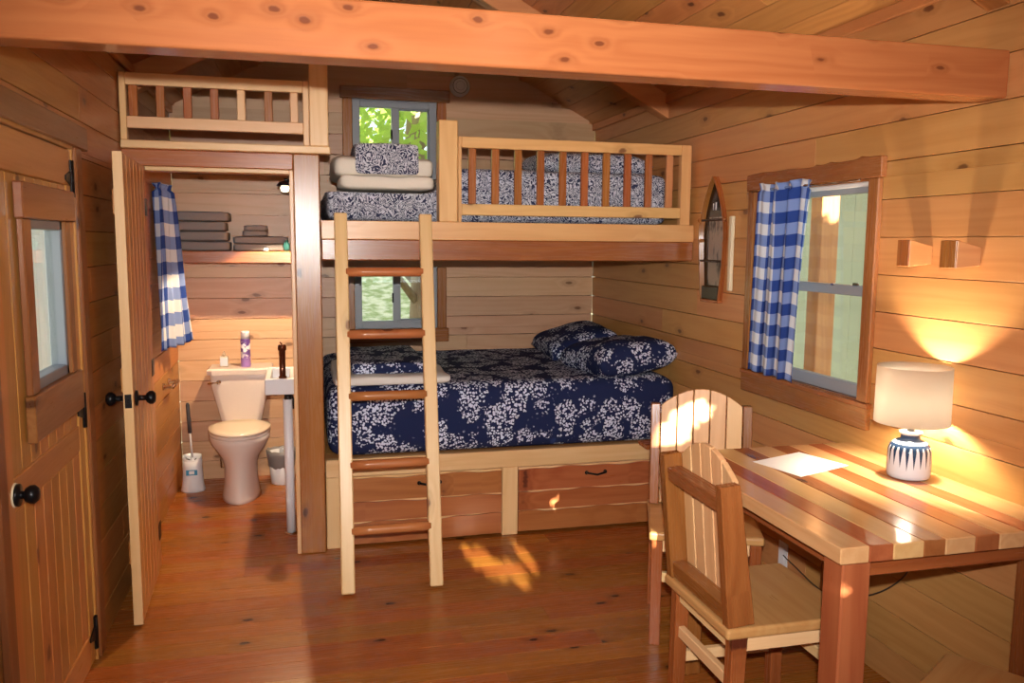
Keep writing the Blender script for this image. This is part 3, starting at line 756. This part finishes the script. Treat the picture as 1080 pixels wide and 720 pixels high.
for i in range(len(pts) - 1):
    p0, p1, p2, p3 = (Vector(pts[max(0, min(len(pts) - 1, j))]) for j in (i - 1, i, i + 1, i + 2))
    for s in range(6):
        u = s / 6; sm.append(.5 * ((2 * p1) + (p2 - p0) * u + (2 * p0 - 5 * p1 + 4 * p2 - p3) * u * u + (3 * p1 - p0 - 3 * p2 + p3) * u ** 3))
m.tube([p - Vector((LX, LY, TZ)) for p in sm], .0028, 8); m.build('cord', plain('cord_brown', (.06, .04, .03), .5), lp)
ou = tag(empty('wall_outlet', (XR, 3.20, .22)), 'white electrical outlet low on the wall under the table', 'outlet')
m = MB(); m.box(-.006, 0, -.035, .035, -.057, .057, .002); m.build('cover_plate', WHITE_PLASTIC, ou)
m = MB()
for z in (-.022, .022): m.box(-.0075, -.004, -.016, .016, z - .014, z + .014, .002)
m.build('sockets', WHITE_PLASTIC, ou)

# ------------------------------------------------------------------ wall things on the right
def peg(y0, y1, z0, z1, label):
    m = MB(); xw, xf = XR, XR - .085
    v = [(xf, y0, z0), (xf, y1, z0), (xf, y1, z1), (xf, y0, z1), (xw, y0 - .008, z0 + .008), (xw, y1 - .012, z0 + .008), (xw, y1 - .012, z1 - .022), (xw, y0 - .008, z1 - .022)]
    bm = bmesh.new(); vs = [bm.verts.new(p) for p in v]
    for f in ((0, 3, 2, 1), (4, 5, 6, 7), (0, 1, 5, 4), (1, 2, 6, 5), (2, 3, 7, 6), (3, 0, 4, 7)): bm.faces.new([vs[i] for i in f])
    bmesh.ops.recalc_face_normals(bm, faces=bm.faces[:]); bmesh.ops.bevel(bm, geom=bm.edges[:], offset=.003, segments=1, affect='EDGES')
    bm.verts.index_update(); off = random.uniform(-9, 9)
    m.add([x.co.copy() for x in bm.verts], [[x.index for x in f.verts] for f in bm.faces], [(x.co.x + off, x.co.y + off, x.co.z) for x in bm.verts]); bm.free()
    for f in range(len(m.f)):
        pass
    o = m.build('wall_peg', CEDAR_PALE); m2 = MB(); m2.box(xf - .003, xf + .002, y0 + .002, y1 - .002, z0 + .002, z1 - .002, .001); e = m2.build('end_grain', CEDAR); e.parent = o
    return tag(o, label, 'peg', 'wooden wall pegs above the lamp')
peg(2.415, 2.475, 1.53, 1.622, 'short wooden peg block on the wall, the one nearer the window')
peg(2.205, 2.275, 1.53, 1.62, 'short wooden peg block on the wall, the one farther from the window')

cn = tag(empty('canoe_shelf', (XR, 3.945, 1.31)), 'dark wooden half canoe hung upright on the wall beside the bunk', 'wall decoration')
def half(z):   # half width of the hull at height z above its flat end
    t = z / .635; return .098 + .034 * sin(min(1, t / .5) * pi / 2) if t < .5 else .132 * max(0, 1 - ((t - .5) / .5) ** 1.9) + .006
n = 36; zs = [.635 * i / n for i in range(n + 1)]; DEP = .03
DARKWOOD = wood('dark_stain', (.030, .02, .014), (.016, .01, .007), (.01, .005, .003), .25, .1, .1)
m = MB()
for sg in (-1, 1):   # the two sides of the hull: thin curved boards standing off the wall
    vs, fs = [], []
    for z in zs:
        w = half(z)
        for (dx, dy) in ((0, w * .9), (-DEP, w), (-DEP, max(w - .008, 0)), (0, max(w * .9 - .008, 0))): vs.append((dx, sg * dy, z))
    for i in range(n):
        for k in range(4):
            f = (i * 4 + k, i * 4 + (k + 1) % 4, (i + 1) * 4 + (k + 1) % 4, (i + 1) * 4 + k); fs.append(f if sg < 0 else f[::-1])
    m.add(vs, fs + [(0, 1, 2, 3)], [(v[2], v[1] * .2, v[0]) for v in vs])
m.box(-DEP, 0, -.098, .098, -.008, .006, .002)
m.build('hull', CEDAR, cn)
m = MB(); m.prism([(-half(z) * .9 + .006, z) for z in zs] + [(half(z) * .9 - .006, z) for z in zs[::-1]], -.008, -.002, 0); m.build('back_panel', DARKWOOD, cn)
m = MB(); m.box(-.027, -.008, -.090, .090, .006, .075, .004); m.build('end_block', DARKWOOD, cn)
t = NT('faded_print'); v = t.n('ShaderNodeTexCoord').outputs['Object']
c = t.mix(t.step(t.noise(t.vm('MULTIPLY', v, (1, 26, 9)), 1.0, 3), .48, .66), (.34, .27, .21), (.07, .06, .05))
t.bsdf(Base_Color=c, Roughness=.25)
m = MB(); m.box(-.013, -.009, -.098, .052, .08, .43, .001); m.build('print', t.m, cn)
for z in (.415, .205):
    m = MB(); m.box(-.029, -.020, -half(z) + .010, half(z) - .010, z - .006, z + .006, .003); m.build('thwart', DARKWOOD, cn)
for sg in (-1, 1):
    m = MB(); m.lathe([(.001, -.012), (.010, -.008), (.013, 0), (.010, .008), (.001, .012)], (-.025, sg * (half(.415) + .008), .415), 12); m.build('peg_knob', CEDAR, cn)
m = MB(); m.box(-.0125, -.0095, .012, .020, .465, .50, .001); m.build('pale_mark', PAPER, cn)
m = MB(); m.box(-.0125, -.0095, -.020, -.006, .465, .505, .001); m.build('pale_mark', PAPER, cn)
m = MB(); m.box(XR - .022, XR - .002, 3.745, 3.775, 1.37, 1.74, .004); tag(m.build('wooden_stick', CREAM_PAINT), 'cream painted stick upright on the wall beside the canoe', 'stick')

sd = tag(empty('smoke_detector', (1.08, YB, 2.665)), 'round white smoke detector high on the back wall', 'smoke detector')
MX = Matrix.Rotation(pi / 2, 4, 'X')
m = MB(); m.lathe([(.001, 0), (.07, 0), (.07, .02), (.062, .034), (.04, .04), (.001, .04)], n=32, M=MX); m.build('body', WHITE_PLASTIC, sd)
m = MB()
for r in (.05, .03): m.lathe([(r - .003, .038), (r, .041), (r + .003, .038)], n=28, M=MX, caps=False)
m.build('vent_ring', GREY_PLASTIC, sd)

# ------------------------------------------------------------------ curtains
def curtain(name, p_top, p_bot, z_top, z_bot, nrm, label, u_len, waves, amp, top_amp, mat=None):
    """p_top, p_bot: ((x,y),(x,y)) the ends of the top and bottom hems"""
    def f(u, v):   # v 0 top
        (ax, ay), (bx, by) = p_top; (cx, cy), (dx, dy) = p_bot
        e = v ** .8
        x = (ax + (bx - ax) * u) * (1 - e) + (cx + (dx - cx) * u) * e
        y = (ay + (by - ay) * u) * (1 - e) + (cy + (dy - cy) * u) * e
        a = top_amp * (1 - v) ** 2 + amp
        ph = u * waves * 2 * pi
        w = a * (sin(ph + .5 * sin(3 * v)) + .45 * sin(2.3 * ph + 1 + v))
        if v < .05: w *= .35 + abs(v - .03) * 20
        z = z_top + (z_bot - z_top) * v + .004 * sin(ph * 1.3)
        return (x + nrm[0] * w, y + nrm[1] * w, z)
    m = MB(); H = z_top - z_bot
    m.grid(f, 72, 60, uvfn=lambda u, v: (u * u_len + .03, (1 - v) * H + .02))
    return m.build(name, mat or GINGHAM, mods=(('SOLIDIFY', dict(thickness=.0015)),))
cu = curtain('window_curtain', ((2.03, 3.44), (2.03, 3.075)), ((2.0, 3.44), (1.985, 3.06)), 1.872, 1.028, (-1, 0), '', .37, 3.0, .006, .018)
tag(cu, 'blue and white gingham curtain on the window above the table', 'curtain')
m = MB(); m.tube([(2.035, 2.76, 1.846), (2.035, 3.52, 1.846)], .006, 10); o = m.build('rod', CHROME); o.parent = cu
cu2 = curtain('bathroom_curtain', ((-.765, 4.98), (-.745, 5.28)), ((-.765, 4.88), (-.665, 5.42)), 1.915, .99, (1, 0), '', .66, 3.5, .016, .012, GINGHAM2)
tag(cu2, 'blue and white gingham curtain on the bathroom left wall', 'curtain')
m = MB(); m.tube([(-.778, 4.99, 1.885), (-.778, 5.62, 1.885)], .006, 10); o = m.build('rod', CHROME); o.parent = cu2

# ------------------------------------------------------------------ bathroom
tl = tag(empty('toilet', (-.40, 5.5, 0)), 'bone coloured porcelain toilet against the bathroom back wall', 'toilet')
def ell(m, rows, n=40, mi=0):
    """rows of (z, cx, cy, rx, ry_front, ry_back): egg-shaped rings"""
    vs, fs = [], []
    for z, cx, cy, rx, rf, rbk in rows:
        for k in range(n):
            a = 2 * pi * k / n; s, c = sin(a), cos(a)
            vs.append((cx + rx * c, cy + (rbk if s > 0 else rf) * s, z))
    for i in range(len(rows) - 1):
        for k in range(n): fs.append((i * n + k, i * n + (k + 1) % n, (i + 1) * n + (k + 1) % n, (i + 1) * n + k))
    fs.append(tuple(range(n))[::-1]); fs.append(tuple((len(rows) - 1) * n + k for k in range(n)))
    m.add(vs, fs, [(0, 0, 0)] * len(vs), None, mi, True)
m = MB()
ell(m, [(0, 0, -.06, .118, .255, .26), (.02, 0, -.06, .112, .25, .26), (.10, 0, -.05, .102, .235, .26), (.20, 0, -.05, .101, .220, .25), (.26, 0, -.06, .116, .230, .25), (.31, 0, -.06, .150, .252, .24), (.345, 0, -.06, .173, .268, .24), (.37, 0, -.06, .182, .275, .24), (.395, 0, -.06, .184, .278, .24), (.40, 0, -.06, .178, .272, .235)])
m.build('bowl', PORCELAIN, tl)
m = MB(); ell(m, [(.401, 0, -.055, .184, .285, .16), (.405, 0, -.055, .187, .288, .165), (.416, 0, -.055, .187, .288, .165), (.42, 0, -.055, .184, .285, .16)]); m.build('seat', PORCELAIN, tl)
m = MB(); ell(m, [(.423, 0, -.055, .185, .286, .165), (.428, 0, -.055, .189, .290, .168), (.44, 0, -.055, .186, .286, .166), (.448, 0, -.05, .15, .24, .14), (.45, 0, -.05, .02, .03, .02)]); m.build('lid', plain('toilet_lid', (.82, .72, .58), .14), tl)
def tank_row(z, hx, y0, y1): return [(-hx, y0 + .02, z), (-hx + .03, y0, z), (hx - .03, y0, z), (hx, y0 + .02, z), (hx, y1, z), (-hx, y1, z)]
m = MB(); rows = [tank_row(.40, .10, .10, .27), tank_row(.44, .125, .085, .30), tank_row(.55, .15, .075, .30), tank_row(.66, .175, .068, .30), tank_row(.745, .186, .065, .30)]
vs = [p for r in rows for p in r]; fs = [(i * 6 + k, i * 6 + (k + 1) % 6, (i + 1) * 6 + (k + 1) % 6, (i + 1) * 6 + k) for i in range(4) for k in range(6)] + [(5, 4, 3, 2, 1, 0), tuple(24 + k for k in range(6))]
m.add(vs, fs, [(0, 0, 0)] * len(vs), smooth=True); m.build('tank', PORCELAIN, tl, mods=(('BEVEL', dict(width=.008, segments=2)),))
m = MB(); rows = [tank_row(.745, .198, .052, .305), tank_row(.775, .202, .05, .305), tank_row(.785, .19, .06, .30)]
vs = [p for r in rows for p in r]; fs = [(i * 6 + k, i * 6 + (k + 1) % 6, (i + 1) * 6 + (k + 1) % 6, (i + 1) * 6 + k) for i in range(2) for k in range(6)] + [(5, 4, 3, 2, 1, 0), tuple(12 + k for k in range(6))]
m.add(vs, fs, [(0, 0, 0)] * len(vs)); m.build('tank_lid', PORCELAIN, tl)
m = MB(); m.lathe([(.001, 0), (.014, 0), (.014, .012), (.001, .014)], n=16, M=Matrix.Translation((-.13, .066, .70)) @ MX); m.tube([(-.13, .05, .70), (-.165, .045, .698), (-.195, .05, .695)], .006, 8); m.build('flush_lever', CHROME, tl)
m = MB(); m.tube([(-.14, .29, .08), (-.15, .27, .09), (-.15, .24, .16), (-.12, .2, .42)], .006, 8); m.build('supply_hose', CHROME, tl)

sc_ = tag(empty('spray_can', (-.365, 5.64, .786)), 'purple spray can with white cap standing on the toilet tank', 'spray can')
PURPLE = NT('purple_label'); v = PURPLE.n('ShaderNodeTexCoord').outputs['Object']
sz = PURPLE.n('ShaderNodeSeparateXYZ', {0: v})
k = PURPLE.step(PURPLE.noise(PURPLE.vm('MULTIPLY', v, (60, 20, 45)), 1.0, 2), .50, .58)
band = PURPLE.math('MULTIPLY', PURPLE.step(sz.outputs[2], .055, .065), PURPLE.math('SUBTRACT', 1.0, PURPLE.step(sz.outputs[2], .16, .17)))
cc = PURPLE.mix(PURPLE.step(sz.outputs[2], .02, .12), (.34, .20, .56), (.10, .05, .24))
PURPLE.bsdf(Base_Color=PURPLE.mix(PURPLE.math('MULTIPLY', k, band), cc, (.85, .82, .88)), Roughness=.3)
m = MB(); m.lathe([(.001, 0), (.03, 0), (.031, .004), (.031, .175), (.027, .185), (.001, .186)], n=28); m.build('can', PURPLE.m, sc_)
m = MB(); m.lathe([(.001, .183), (.028, .183), (.028, .226), (.026, .232), (.001, .233)], n=28); m.build('cap', WHITE_PLASTIC, sc_)
bt = tag(empty('bottle', (-.50, 5.65, .786)), 'small clear bottle with white label on the toilet tank', 'bottle')
m = MB(); m.box(-.026, .026, -.015, .015, 0, .072, .008, seg=3); m.build('body', plain('clear_plastic', (.70, .62, .52), .15), bt)
m = MB(); m.box(-.024, .024, -.0165, -.0145, .008, .062, .001); m.build('label_panel', plain('white_blue_label', (.72, .76, .84), .4), bt)
m = MB(); m.lathe([(.001, .07), (.012, .07), (.012, .088), (.001, .089)], n=16); m.lathe([(.001, .088), (.005, .088), (.005, .102), (.001, .103)], n=12); m.build('cap', plain('tan_cap', (.62, .48, .34), .4), bt)

bh = tag(empty('brush_holder', (-.705, 5.56, 0)), 'white toilet brush holder with blue label on bathroom floor', 'brush holder')
m = MB(); m.lathe([(.001, .001), (.072, .001), (.074, .012), (.066, .05), (.058, .16), (.060, .20), (.057, .20), (.055, .16), (.055, .02), (.001, .015)], n=28, sy=.85); m.build('cup', WHITE_PLASTIC, bh)
m = MB(); m.lathe([(.057, .20), (.0575, .235), (.055, .235), (.055, .20)], n=28, sy=.85, caps=False)
bm_v = m.v; m.v = [(x, y, z - max(0, -y) * .5 if z > .21 else z) for x, y, z in m.v]; m.build('rim', WHITE_PLASTIC, bh)
m = MB(); m.box(-.034, .034, -.0560, -.0525, .115, .15, .003); m.build('blue_label', plain('label_blue', (.05, .28, .48), .4), bh)
m = MB(); m.box(-.016, .016, -.0575, -.0545, .122, .144, .002); m.build('white_mark', WHITE_PLASTIC, bh)
br = tag(empty('toilet_brush', (-.705, 5.56, 0)), 'toilet brush with grey handle standing in the white holder', 'brush')
m = MB(); m.tube([(.0, 0, .22), (-.008, 0, .385)], .006, 10); m.build('stem', WHITE_PLASTIC, br)
m = MB(); m.tube([(-.008, 0, .38), (-.011, 0, .47), (-.013, 0, .485), (-.016, 0, .56), (-.017, 0, .575)], [.012, .013, .011, .012, .006], 12); m.build('grip', DARK_GREY, br)
m = MB(); rr = random.Random(3)
for i in range(70):
    a, z = rr.uniform(0, 2 * pi), rr.uniform(.15, .22); m.tube([(0, 0, z - .03), (.04 * cos(a), .033 * sin(a), z)], .0012, 4)
m.build('bristles', DARK_GREY, br)

tb2 = tag(empty('trash_bin', (-.155, 5.62, 0)), 'small white waste bin with grey liner behind the sink pipe', 'waste bin')
m = MB(); m.lathe([(.001, .002), (.068, .002), (.07, .01), (.088, .215), (.085, .215), (.067, .015), (.001, .012)], n=30); m.build('pail', WHITE_PLASTIC, tb2)
m = MB(); nzs = random.Random(5)
m.lathe([(.072, .10), (.083, .125), (.089, .16), (.095, .2), (.098, .225), (.092, .232), (.086, .22), (.078, .14), (.073, .09)], n=30, caps=False)
m.v = [(x * (1 + nzs.uniform(-.03, .03)), y * (1 + nzs.uniform(-.03, .03)), z + nzs.uniform(-.006, .006)) for x, y, z in m.v]
m.build('liner', plain('grey_bin_liner', (.26, .25, .24), .35), tb2)

sk = tag(empty('sink', (-.1315, 4.83, .863)), 'white wall-hung sink beside the bathroom doorway', 'sink')
m = MB()
m.box(-.075, .083, -.23, -.19, -.087, 0, .008, seg=2); m.box(-.075, .083, .19, .23, -.087, 0, .008, seg=2)
m.box(-.075, -.045, -.20, .20, -.087, 0, .008, seg=2); m.box(.053, .083, -.20, .20, -.087, 0, .008, seg=2); m.box(-.06, .07, -.21, .21, -.087, -.06, .004)
m.build('basin', PORC_WHITE, sk)
fc = MB(); fc.lathe([(.001, 0), (.022, 0), (.022, .008), (.0165, .012), (.0165, .15), (.022, .152), (.022, .178), (.017, .182), (.001, .183)], (.02, -.195, .0), 24); f_ = fc.build('faucet', BRONZE, sk)
m = MB(); m.tube([(.02, -.195, .17), (.015, -.195, .19), (.01, -.197, .197)], .004, 8); m.tube([(.02, -.19, .13), (.02, -.1, .135), (.02, -.09, .12)], .009, 10); m.build('spout', BRONZE, f_)
m = MB(); m.tube([(.045, -.21, -.087), (.045, -.21, -.12)], .02, 14); m.tube([(.06, -.2, -.09), (.075, -.2, -.13), (.07, -.2, -.17)], .008, 8); m.build('drain_fitting', BLACK, sk)
m = MB(); m.tube([(.043, -.21, -.115), (.045, -.215, -.50), (.047, -.22, -.855)], .025, 20); m.build('drain_pipe', WHITE_PLASTIC, sk)
m = MB(); m.lathe([(.026, -.863), (.037, -.863), (.035, -.855), (.026, -.852)], (.047, -.22, 0), 24); m.build('floor_flange', CHROME, sk)

sh = tag(empty('wall_shelf', (-.43, 5.65, 1.46)), 'red cedar shelf holding grey towels over the toilet', 'shelf')
m = MB(); m.box(-.369, .383, -.15, .168, 0, .075, .004); m.build('board', CEDAR, sh)
ZS = 1.535
for k in range(4):
    o = soft_box('folded_towel', -.79 + .006 * (k % 2), -.435 - .01 * (k % 3), 5.52, 5.78, ZS + k * .061 + .0005, ZS + (k + 1) * .061 + .001, .011, TOWEL, .003, 20 + k, res=.04)
    tag(o, ['bottom folded grey bath towel in the tall stack of four', 'second folded grey bath towel from the bottom of the tall stack', 'third folded grey bath towel from the bottom of the tall stack', 'topmost folded grey bath towel of the tall stack on the shelf'][k], 'towel', 'bath towels on the shelf')
for k in range(2):
    o = soft_box('hand_towel', -.415, -.10 + .02 * k, 5.53, 5.74, ZS + k * .046 + .0005, ZS + (k + 1) * .046 + .001, .010, TOWEL, .004, 30 + k, res=.04)
    tag(o, ['lower wide grey hand towel to the right of the tall stack', 'upper wide grey hand towel below the small washcloths'][k], 'towel', 'hand towels on the shelf')
for k in range(2):
    o = soft_box('washcloth', -.36 + .01 * k, -.205, 5.55, 5.70, ZS + .094 + k * .034, ZS + .129 + k * .034, .008, TOWEL, .003, 40 + k, res=.04)
    tag(o, ['lower small grey washcloth on the hand towels', 'upper small grey washcloth on the hand towels'][k], 'towel', 'washcloths on the shelf')
m = MB(); m.lathe([(.001, .001), (.016, .001), (.018, .01), (.012, .02), (.001, .022)], (-.215, 5.515, ZS), 16); tag(m.build('soap_bar', PORC_WHITE), 'small round white soap at the shelf front edge', 'soap')
m = MB(); m.lathe([(.001, .001), (.02, .001), (.02, .05), (.012, .056), (.012, .07), (.001, .071)], (-.09, 5.52, ZS), 16); tag(m.build('small_jar', plain('teal_jar', (.02, .12, .13), .25)), 'small dark teal jar at the right end of the shelf', 'jar')

# twin-bar chrome paper holder on the left wall
ph = tag(empty('toilet_paper_holder', (XL, 5.25, .75)), 'empty chrome paper holder on the bathroom left wall', 'paper holder')
m = MB()
for y in (-.10, .10): m.lathe([(.001, 0), (.022, 0), (.020, .01), (.010, .014), (.009, .06), (.001, .062)], (0, 0, 0), 16, M=Matrix.Translation((0, y, 0)) @ Matrix.Rotation(pi / 2, 4, 'Y'))
m.build('bracket', CHROME, ph)
m = MB(); m.tube([(.055, -.11, 0), (.055, .11, 0)], .012, 14); m.build('roller', CHROME, ph)

# sconce over the sink: seen as a glimpse past the jamb
sc2 = tag(empty('wall_sconce', (-.045, 5.15, 1.92)), 'small black wall light with white glass inside the bathroom', 'wall light')
m = MB(); m.box(-.012, 0, -.05, .05, -.02, .06, .003); m.tube([(-.01, 0, .03), (-.04, 0, .04), (-.04, 0, .02)], .008, 10); m.lathe([(.012, .03), (.035, .022), (.05, .0), (.047, .0), (.03, .018), (.012, .025)], (-.04, 0, 0), 20, caps=False); m.build('bracket', BLACK, sc2)
m = MB(); m.lathe([(.001, .01), (.018, .008), (.026, -.01), (.02, -.03), (.001, -.035)], (-.04, 0, 0), 18); m.build('bulb', emit('sconce_glow', (1, .80, .55), 5), sc2)

# ------------------------------------------------------------------ outdoors
GROUND = NT('leaf_litter'); v = GROUND.n('ShaderNodeTexCoord').outputs['Object']
gcol = GROUND.mix(GROUND.step(GROUND.noise(v, 7, 4), .35, .65), (.72, .64, .48), (.30, .34, .14))
GROUND.bsdf(Base_Color=gcol, Roughness=.9)
m = MB()
def gz(x, y): return -.35 + (.10 * max(0, y - 7) ** 1.25) + .08 * sin(x * 1.3) * sin(y * .9)
m.grid(lambda u, v: (-14 + 28 * u, -16 + 44 * v, gz(-14 + 28 * u, -16 + 44 * v)), 50, 70); struct(m.build('ground_outside', GROUND.m))
LEAF = NT('leaf_green'); v = LEAF.n('ShaderNodeTexCoord').outputs['Object']
lc = LEAF.mix(LEAF.noise(v, 1.2, 2), (.20, .36, .05), (.55, .68, .18))
d = LEAF.n('ShaderNodeBsdfDiffuse', {0: lc}); tr = LEAF.n('ShaderNodeBsdfTranslucent', {0: lc})
LEAF.t.links.new(LEAF.n('ShaderNodeMixShader', {0: .5, 1: d.outputs[0], 2: tr.outputs[0]}).outputs[0], LEAF.out.inputs[0])
BARK = NT('bark'); v = BARK.n('ShaderNodeTexCoord').outputs['Object']
BARK.bsdf(Base_Color=BARK.mix(BARK.noise(BARK.vm('MULTIPLY', v, (30, 30, 4)), 1.0, 3), (.16, .11, .07), (.36, .28, .20)), Roughness=.9)
rt = random.Random(11)
def leaves(mb, pts, size):
    for p in pts:
        a, b, c = (rt.uniform(-1, 1) for _ in range(3)); n = Vector((a, b, c)).normalized(); u = n.orthogonal().normalized(); w = n.cross(u); s = size * rt.uniform(.6, 1.3)
        p = Vector(p)
        mb.add([p - u * s, p + w * s * .45, p + u * s, p - w * s * .45], [(0, 1, 2, 3)], [(0, 0, 0)] * 4)
def tree(x, y, h, label, r=1.6, n=1500, lo=.8):
    g = gz(x, y); t = tag(empty('tree', (x, y, g)), label, 'tree', 'trees outside the windows')
    m = MB(); k = [(0, 0, -.1), (.05, .02, h * .3), (-.04, .05, h * .6), (0, 0, h * .95)]; m.tube(k, [.17, .14, .10, .03], 10)
    for i in range(7):
        a = rt.uniform(0, 6.28); z = h * rt.uniform(.25, .8); m.tube([(0, 0, z), (r * .4 * cos(a), r * .4 * sin(a), z + .4), (r * .8 * cos(a), r * .8 * sin(a), z + .6)], [.05, .03, .01], 6)
    m.build('trunk', BARK.m, t)
    m = MB(); pts = []
    while len(pts) < n:
        p = Vector((rt.uniform(-1, 1), rt.uniform(-1, 1), rt.uniform(-1, 1)))
        if .25 < p.length < 1: pts.append((p.x * r, p.y * r, lo + (h * 1.05 - lo) * (.5 + .5 * p.z)))
    leaves(m, pts, .095); m.build('foliage', LEAF.m, t); return t
tree(-.75, 10.6, 4.6, 'leafy green tree outside the upper back window, left pane', 1.7, 1700, 1.5)
tree(3.3, 11.2, 5.0, 'leafy green tree outside the upper back window, right pane', 1.8, 1700, 1.5)
tree(1.14, 8.3, 4.4, 'tree whose trunk shows in the lower back window', 1.1, 1300, 2.0)
tree(.9, 17.5, 5.5, 'farthest tree on the slope behind the cabin', 2.6, 2600, .8)
# sage-green outbuilding seen through the right window
SAGE = plain('sage_wall', (.36, .37, .29), .8)
ob = tag(empty('outbuilding', (4.6, 5.4, -.35)), 'pale green outbuilding wall seen through the right window', 'building')
m = MB()
for k in range(26): m.box(.0, .05, -3.6 + k * .28, -3.6 + (k + 1) * .28, 0, 3.4, .004)
m.build('wall_boards', SAGE, ob)
m = MB(); m.prism([(-.5, 3.3), (1.4, 4.2), (1.4, 4.28), (-.5, 3.38)], -3.7, 3.8, 1); m.build('roof', VINYL, ob)
po = MB(); po.box(3.05, 3.17, 4.47, 4.59, -.4, 2.9, .005); tag(po.build('porch_post', CEDAR_PALE), 'tan wooden post outside the right window', 'post')
# white translucent sheet added as bright backdrop beyond the entry door glass
SHEETCLOTH = NT('white_sheet'); d = SHEETCLOTH.n('ShaderNodeBsdfDiffuse', {0: (.85, .88, .92)}); tr = SHEETCLOTH.n('ShaderNodeBsdfTranslucent', {0: (.85, .88, .92)})
SHEETCLOTH.t.links.new(SHEETCLOTH.n('ShaderNodeMixShader', {0: .55, 1: d.outputs[0], 2: tr.outputs[0]}).outputs[0], SHEETCLOTH.out.inputs[0])
m = MB(); m.grid(lambda u, v: (-1.62 + .03 * sin(u * 60) + .02 * sin(u * 23), 4.9 + 2.0 * u, -.2 + 2.5 * v), 90, 4)
tag(m.build('backdrop_sheet', SHEETCLOTH.m, mods=(('SOLIDIFY', dict(thickness=.002)),)), 'white sheet added outside as bright backdrop to the entry door glass', 'sheet')

# unseen leaf screen added out front, its gaps placed to dapple the sun
SUN = Vector((.02, 1.0, -.225)).normalized()
spots = [((.88, 3.97, 0), .022), ((.83, 4.05, 0), .014), ((.97, 3.76, 0), .020), ((.93, 3.84, 0), .012), ((1.09, 4.02, 0), .008),
         ((1.322, 2.95, .455), .012), ((1.53, 3.22, .78), .026), ((1.60, 3.20, .85), .028), ((1.66, 3.20, .89), .016),
         ((1.72, 2.3, .835), .008), ((1.90, 1.95, .835), .008)]
hd = tag(empty('leaf_gobo', (1.0, -4.4, -.35)), 'unseen leaf screen added in front to dapple the sun', 'leaf_gobo')
m = MB(); pts = []
YH = -4.4
while len(pts) < 60000:
    p = Vector((rt.uniform(-1.2, 3.0), YH + rt.uniform(-.3, .3), rt.uniform(.9, 3.7)))
    bad = False
    for (q, r) in spots:
        q = Vector(q); t_ = (p.y - q.y) / SUN.y; h_ = q + SUN * t_
        if (p - h_).length < r + .05: bad = True; break
    if not bad: pts.append(p - Vector((1.0, YH, -.35)))
leaves(m, pts, .062); m.build('foliage', LEAF.m, hd)
m = MB()
for k in range(8): m.tube([(-1.8 + .5 * k, 0, 0), (-1.75 + .5 * k, .05, 1.6)], .02, 6)
m.build('stems', BARK.m, hd)

# ------------------------------------------------------------------ lights
def lamp(name, typ, loc, energy, col=(1, 1, 1), **kw):
    l = bpy.data.lights.new(name, typ); l.energy = energy; l.color = col
    for k, v in kw.items(): setattr(l, k, v)
    o = bpy.data.objects.new(name, l); C.objects.link(o); o.location = loc; return o
def aim(o, target): o.rotation_euler = (Vector(target) - o.location).to_track_quat('-Z', 'Y').to_euler()
fl = lamp('camera_flash', 'SPOT', (.0, -.03, 1.725), 500, (1.0, .94, .88), spot_size=R(88), spot_blend=1.0, shadow_soft_size=.02); aim(fl, (1.2, 4.5, 1.22))
sl = lamp('sconce_light', 'SPOT', (-.085, 5.15, 1.868), 105, (1.0, .72, .43), spot_size=R(108), spot_blend=.15, shadow_soft_size=.015); aim(sl, (-.13, 5.12, 0))
cl = lamp('ceiling_bulb_light', 'POINT', (1.0, -.05, 2.62), 3, (1.0, .78, .52), shadow_soft_size=.06)
dl = lamp('front_window_daylight', 'AREA', (.70, YF + .03, 1.52), 10, (.80, .90, 1.0), shape='RECTANGLE', size=2.3, size_y=1.1); dl.rotation_euler = (R(-90), 0, 0)
dl.rotation_euler = Vector((0, 1, 0)).to_track_quat('-Z', 'Y').to_euler()
su = lamp('sun', 'SUN', (0, -8, 6), 40.0, (1.0, .93, .80), angle=R(.2)); su.rotation_euler = SUN.to_track_quat('-Z', 'Y').to_euler()

w = bpy.data.worlds.new('sky'); SC.world = w; w.use_nodes = True; nt = w.node_tree; nt.nodes.clear()
bg = nt.nodes.new('ShaderNodeBackground'); wo = nt.nodes.new('ShaderNodeOutputWorld'); nt.links.new(bg.outputs[0], wo.inputs[0])
bg.inputs[0].default_value = (.80, .90, 1.0, 1); bg.inputs[1].default_value = 1.8

# ------------------------------------------------------------------ camera
P_ = (0.11766176, -0.24714371, 0.00795343)
def cam_rows(a):
    x, y, z = a
    Rz = Matrix(((cos(z), -sin(z), 0), (sin(z), cos(z), 0), (0, 0, 1))); Rx = Matrix(((1, 0, 0), (0, cos(x), -sin(x)), (0, sin(x), cos(x))))
    Ry = Matrix(((cos(y), 0, sin(y)), (0, 1, 0), (-sin(y), 0, cos(y)))); B = Matrix(((1, 0, 0), (0, 0, -1), (0, 1, 0)))
    return Rz @ Rx @ Ry @ B
Mr = cam_rows(P_)
cd = bpy.data.cameras.new('camera'); cam = bpy.data.objects.new('camera', cd); C.objects.link(cam)
cd.sensor_width = 36; cd.lens = 879.28 / 1080 * 36; cd.clip_start = .05
rot = Matrix((Mr[0], -Mr[1], -Mr[2])).transposed().to_4x4(); rot.translation = (0, 0, 1.6); cam.matrix_world = rot
SC.camera = cam
SC.view_settings.view_transform = 'Standard'; SC.view_settings.look = 'None'; SC.view_settings.exposure = 0; SC.view_settings.gamma = 1; SC.view_settings.use_curve_mapping = False
SC.cycles.use_denoising = True; SC.cycles.max_bounces = 8; SC.cycles.transparent_max_bounces = 12; SC.cycles.caustics_reflective = False; SC.cycles.caustics_refractive = False; SC.cycles.sample_clamp_indirect = 4.0
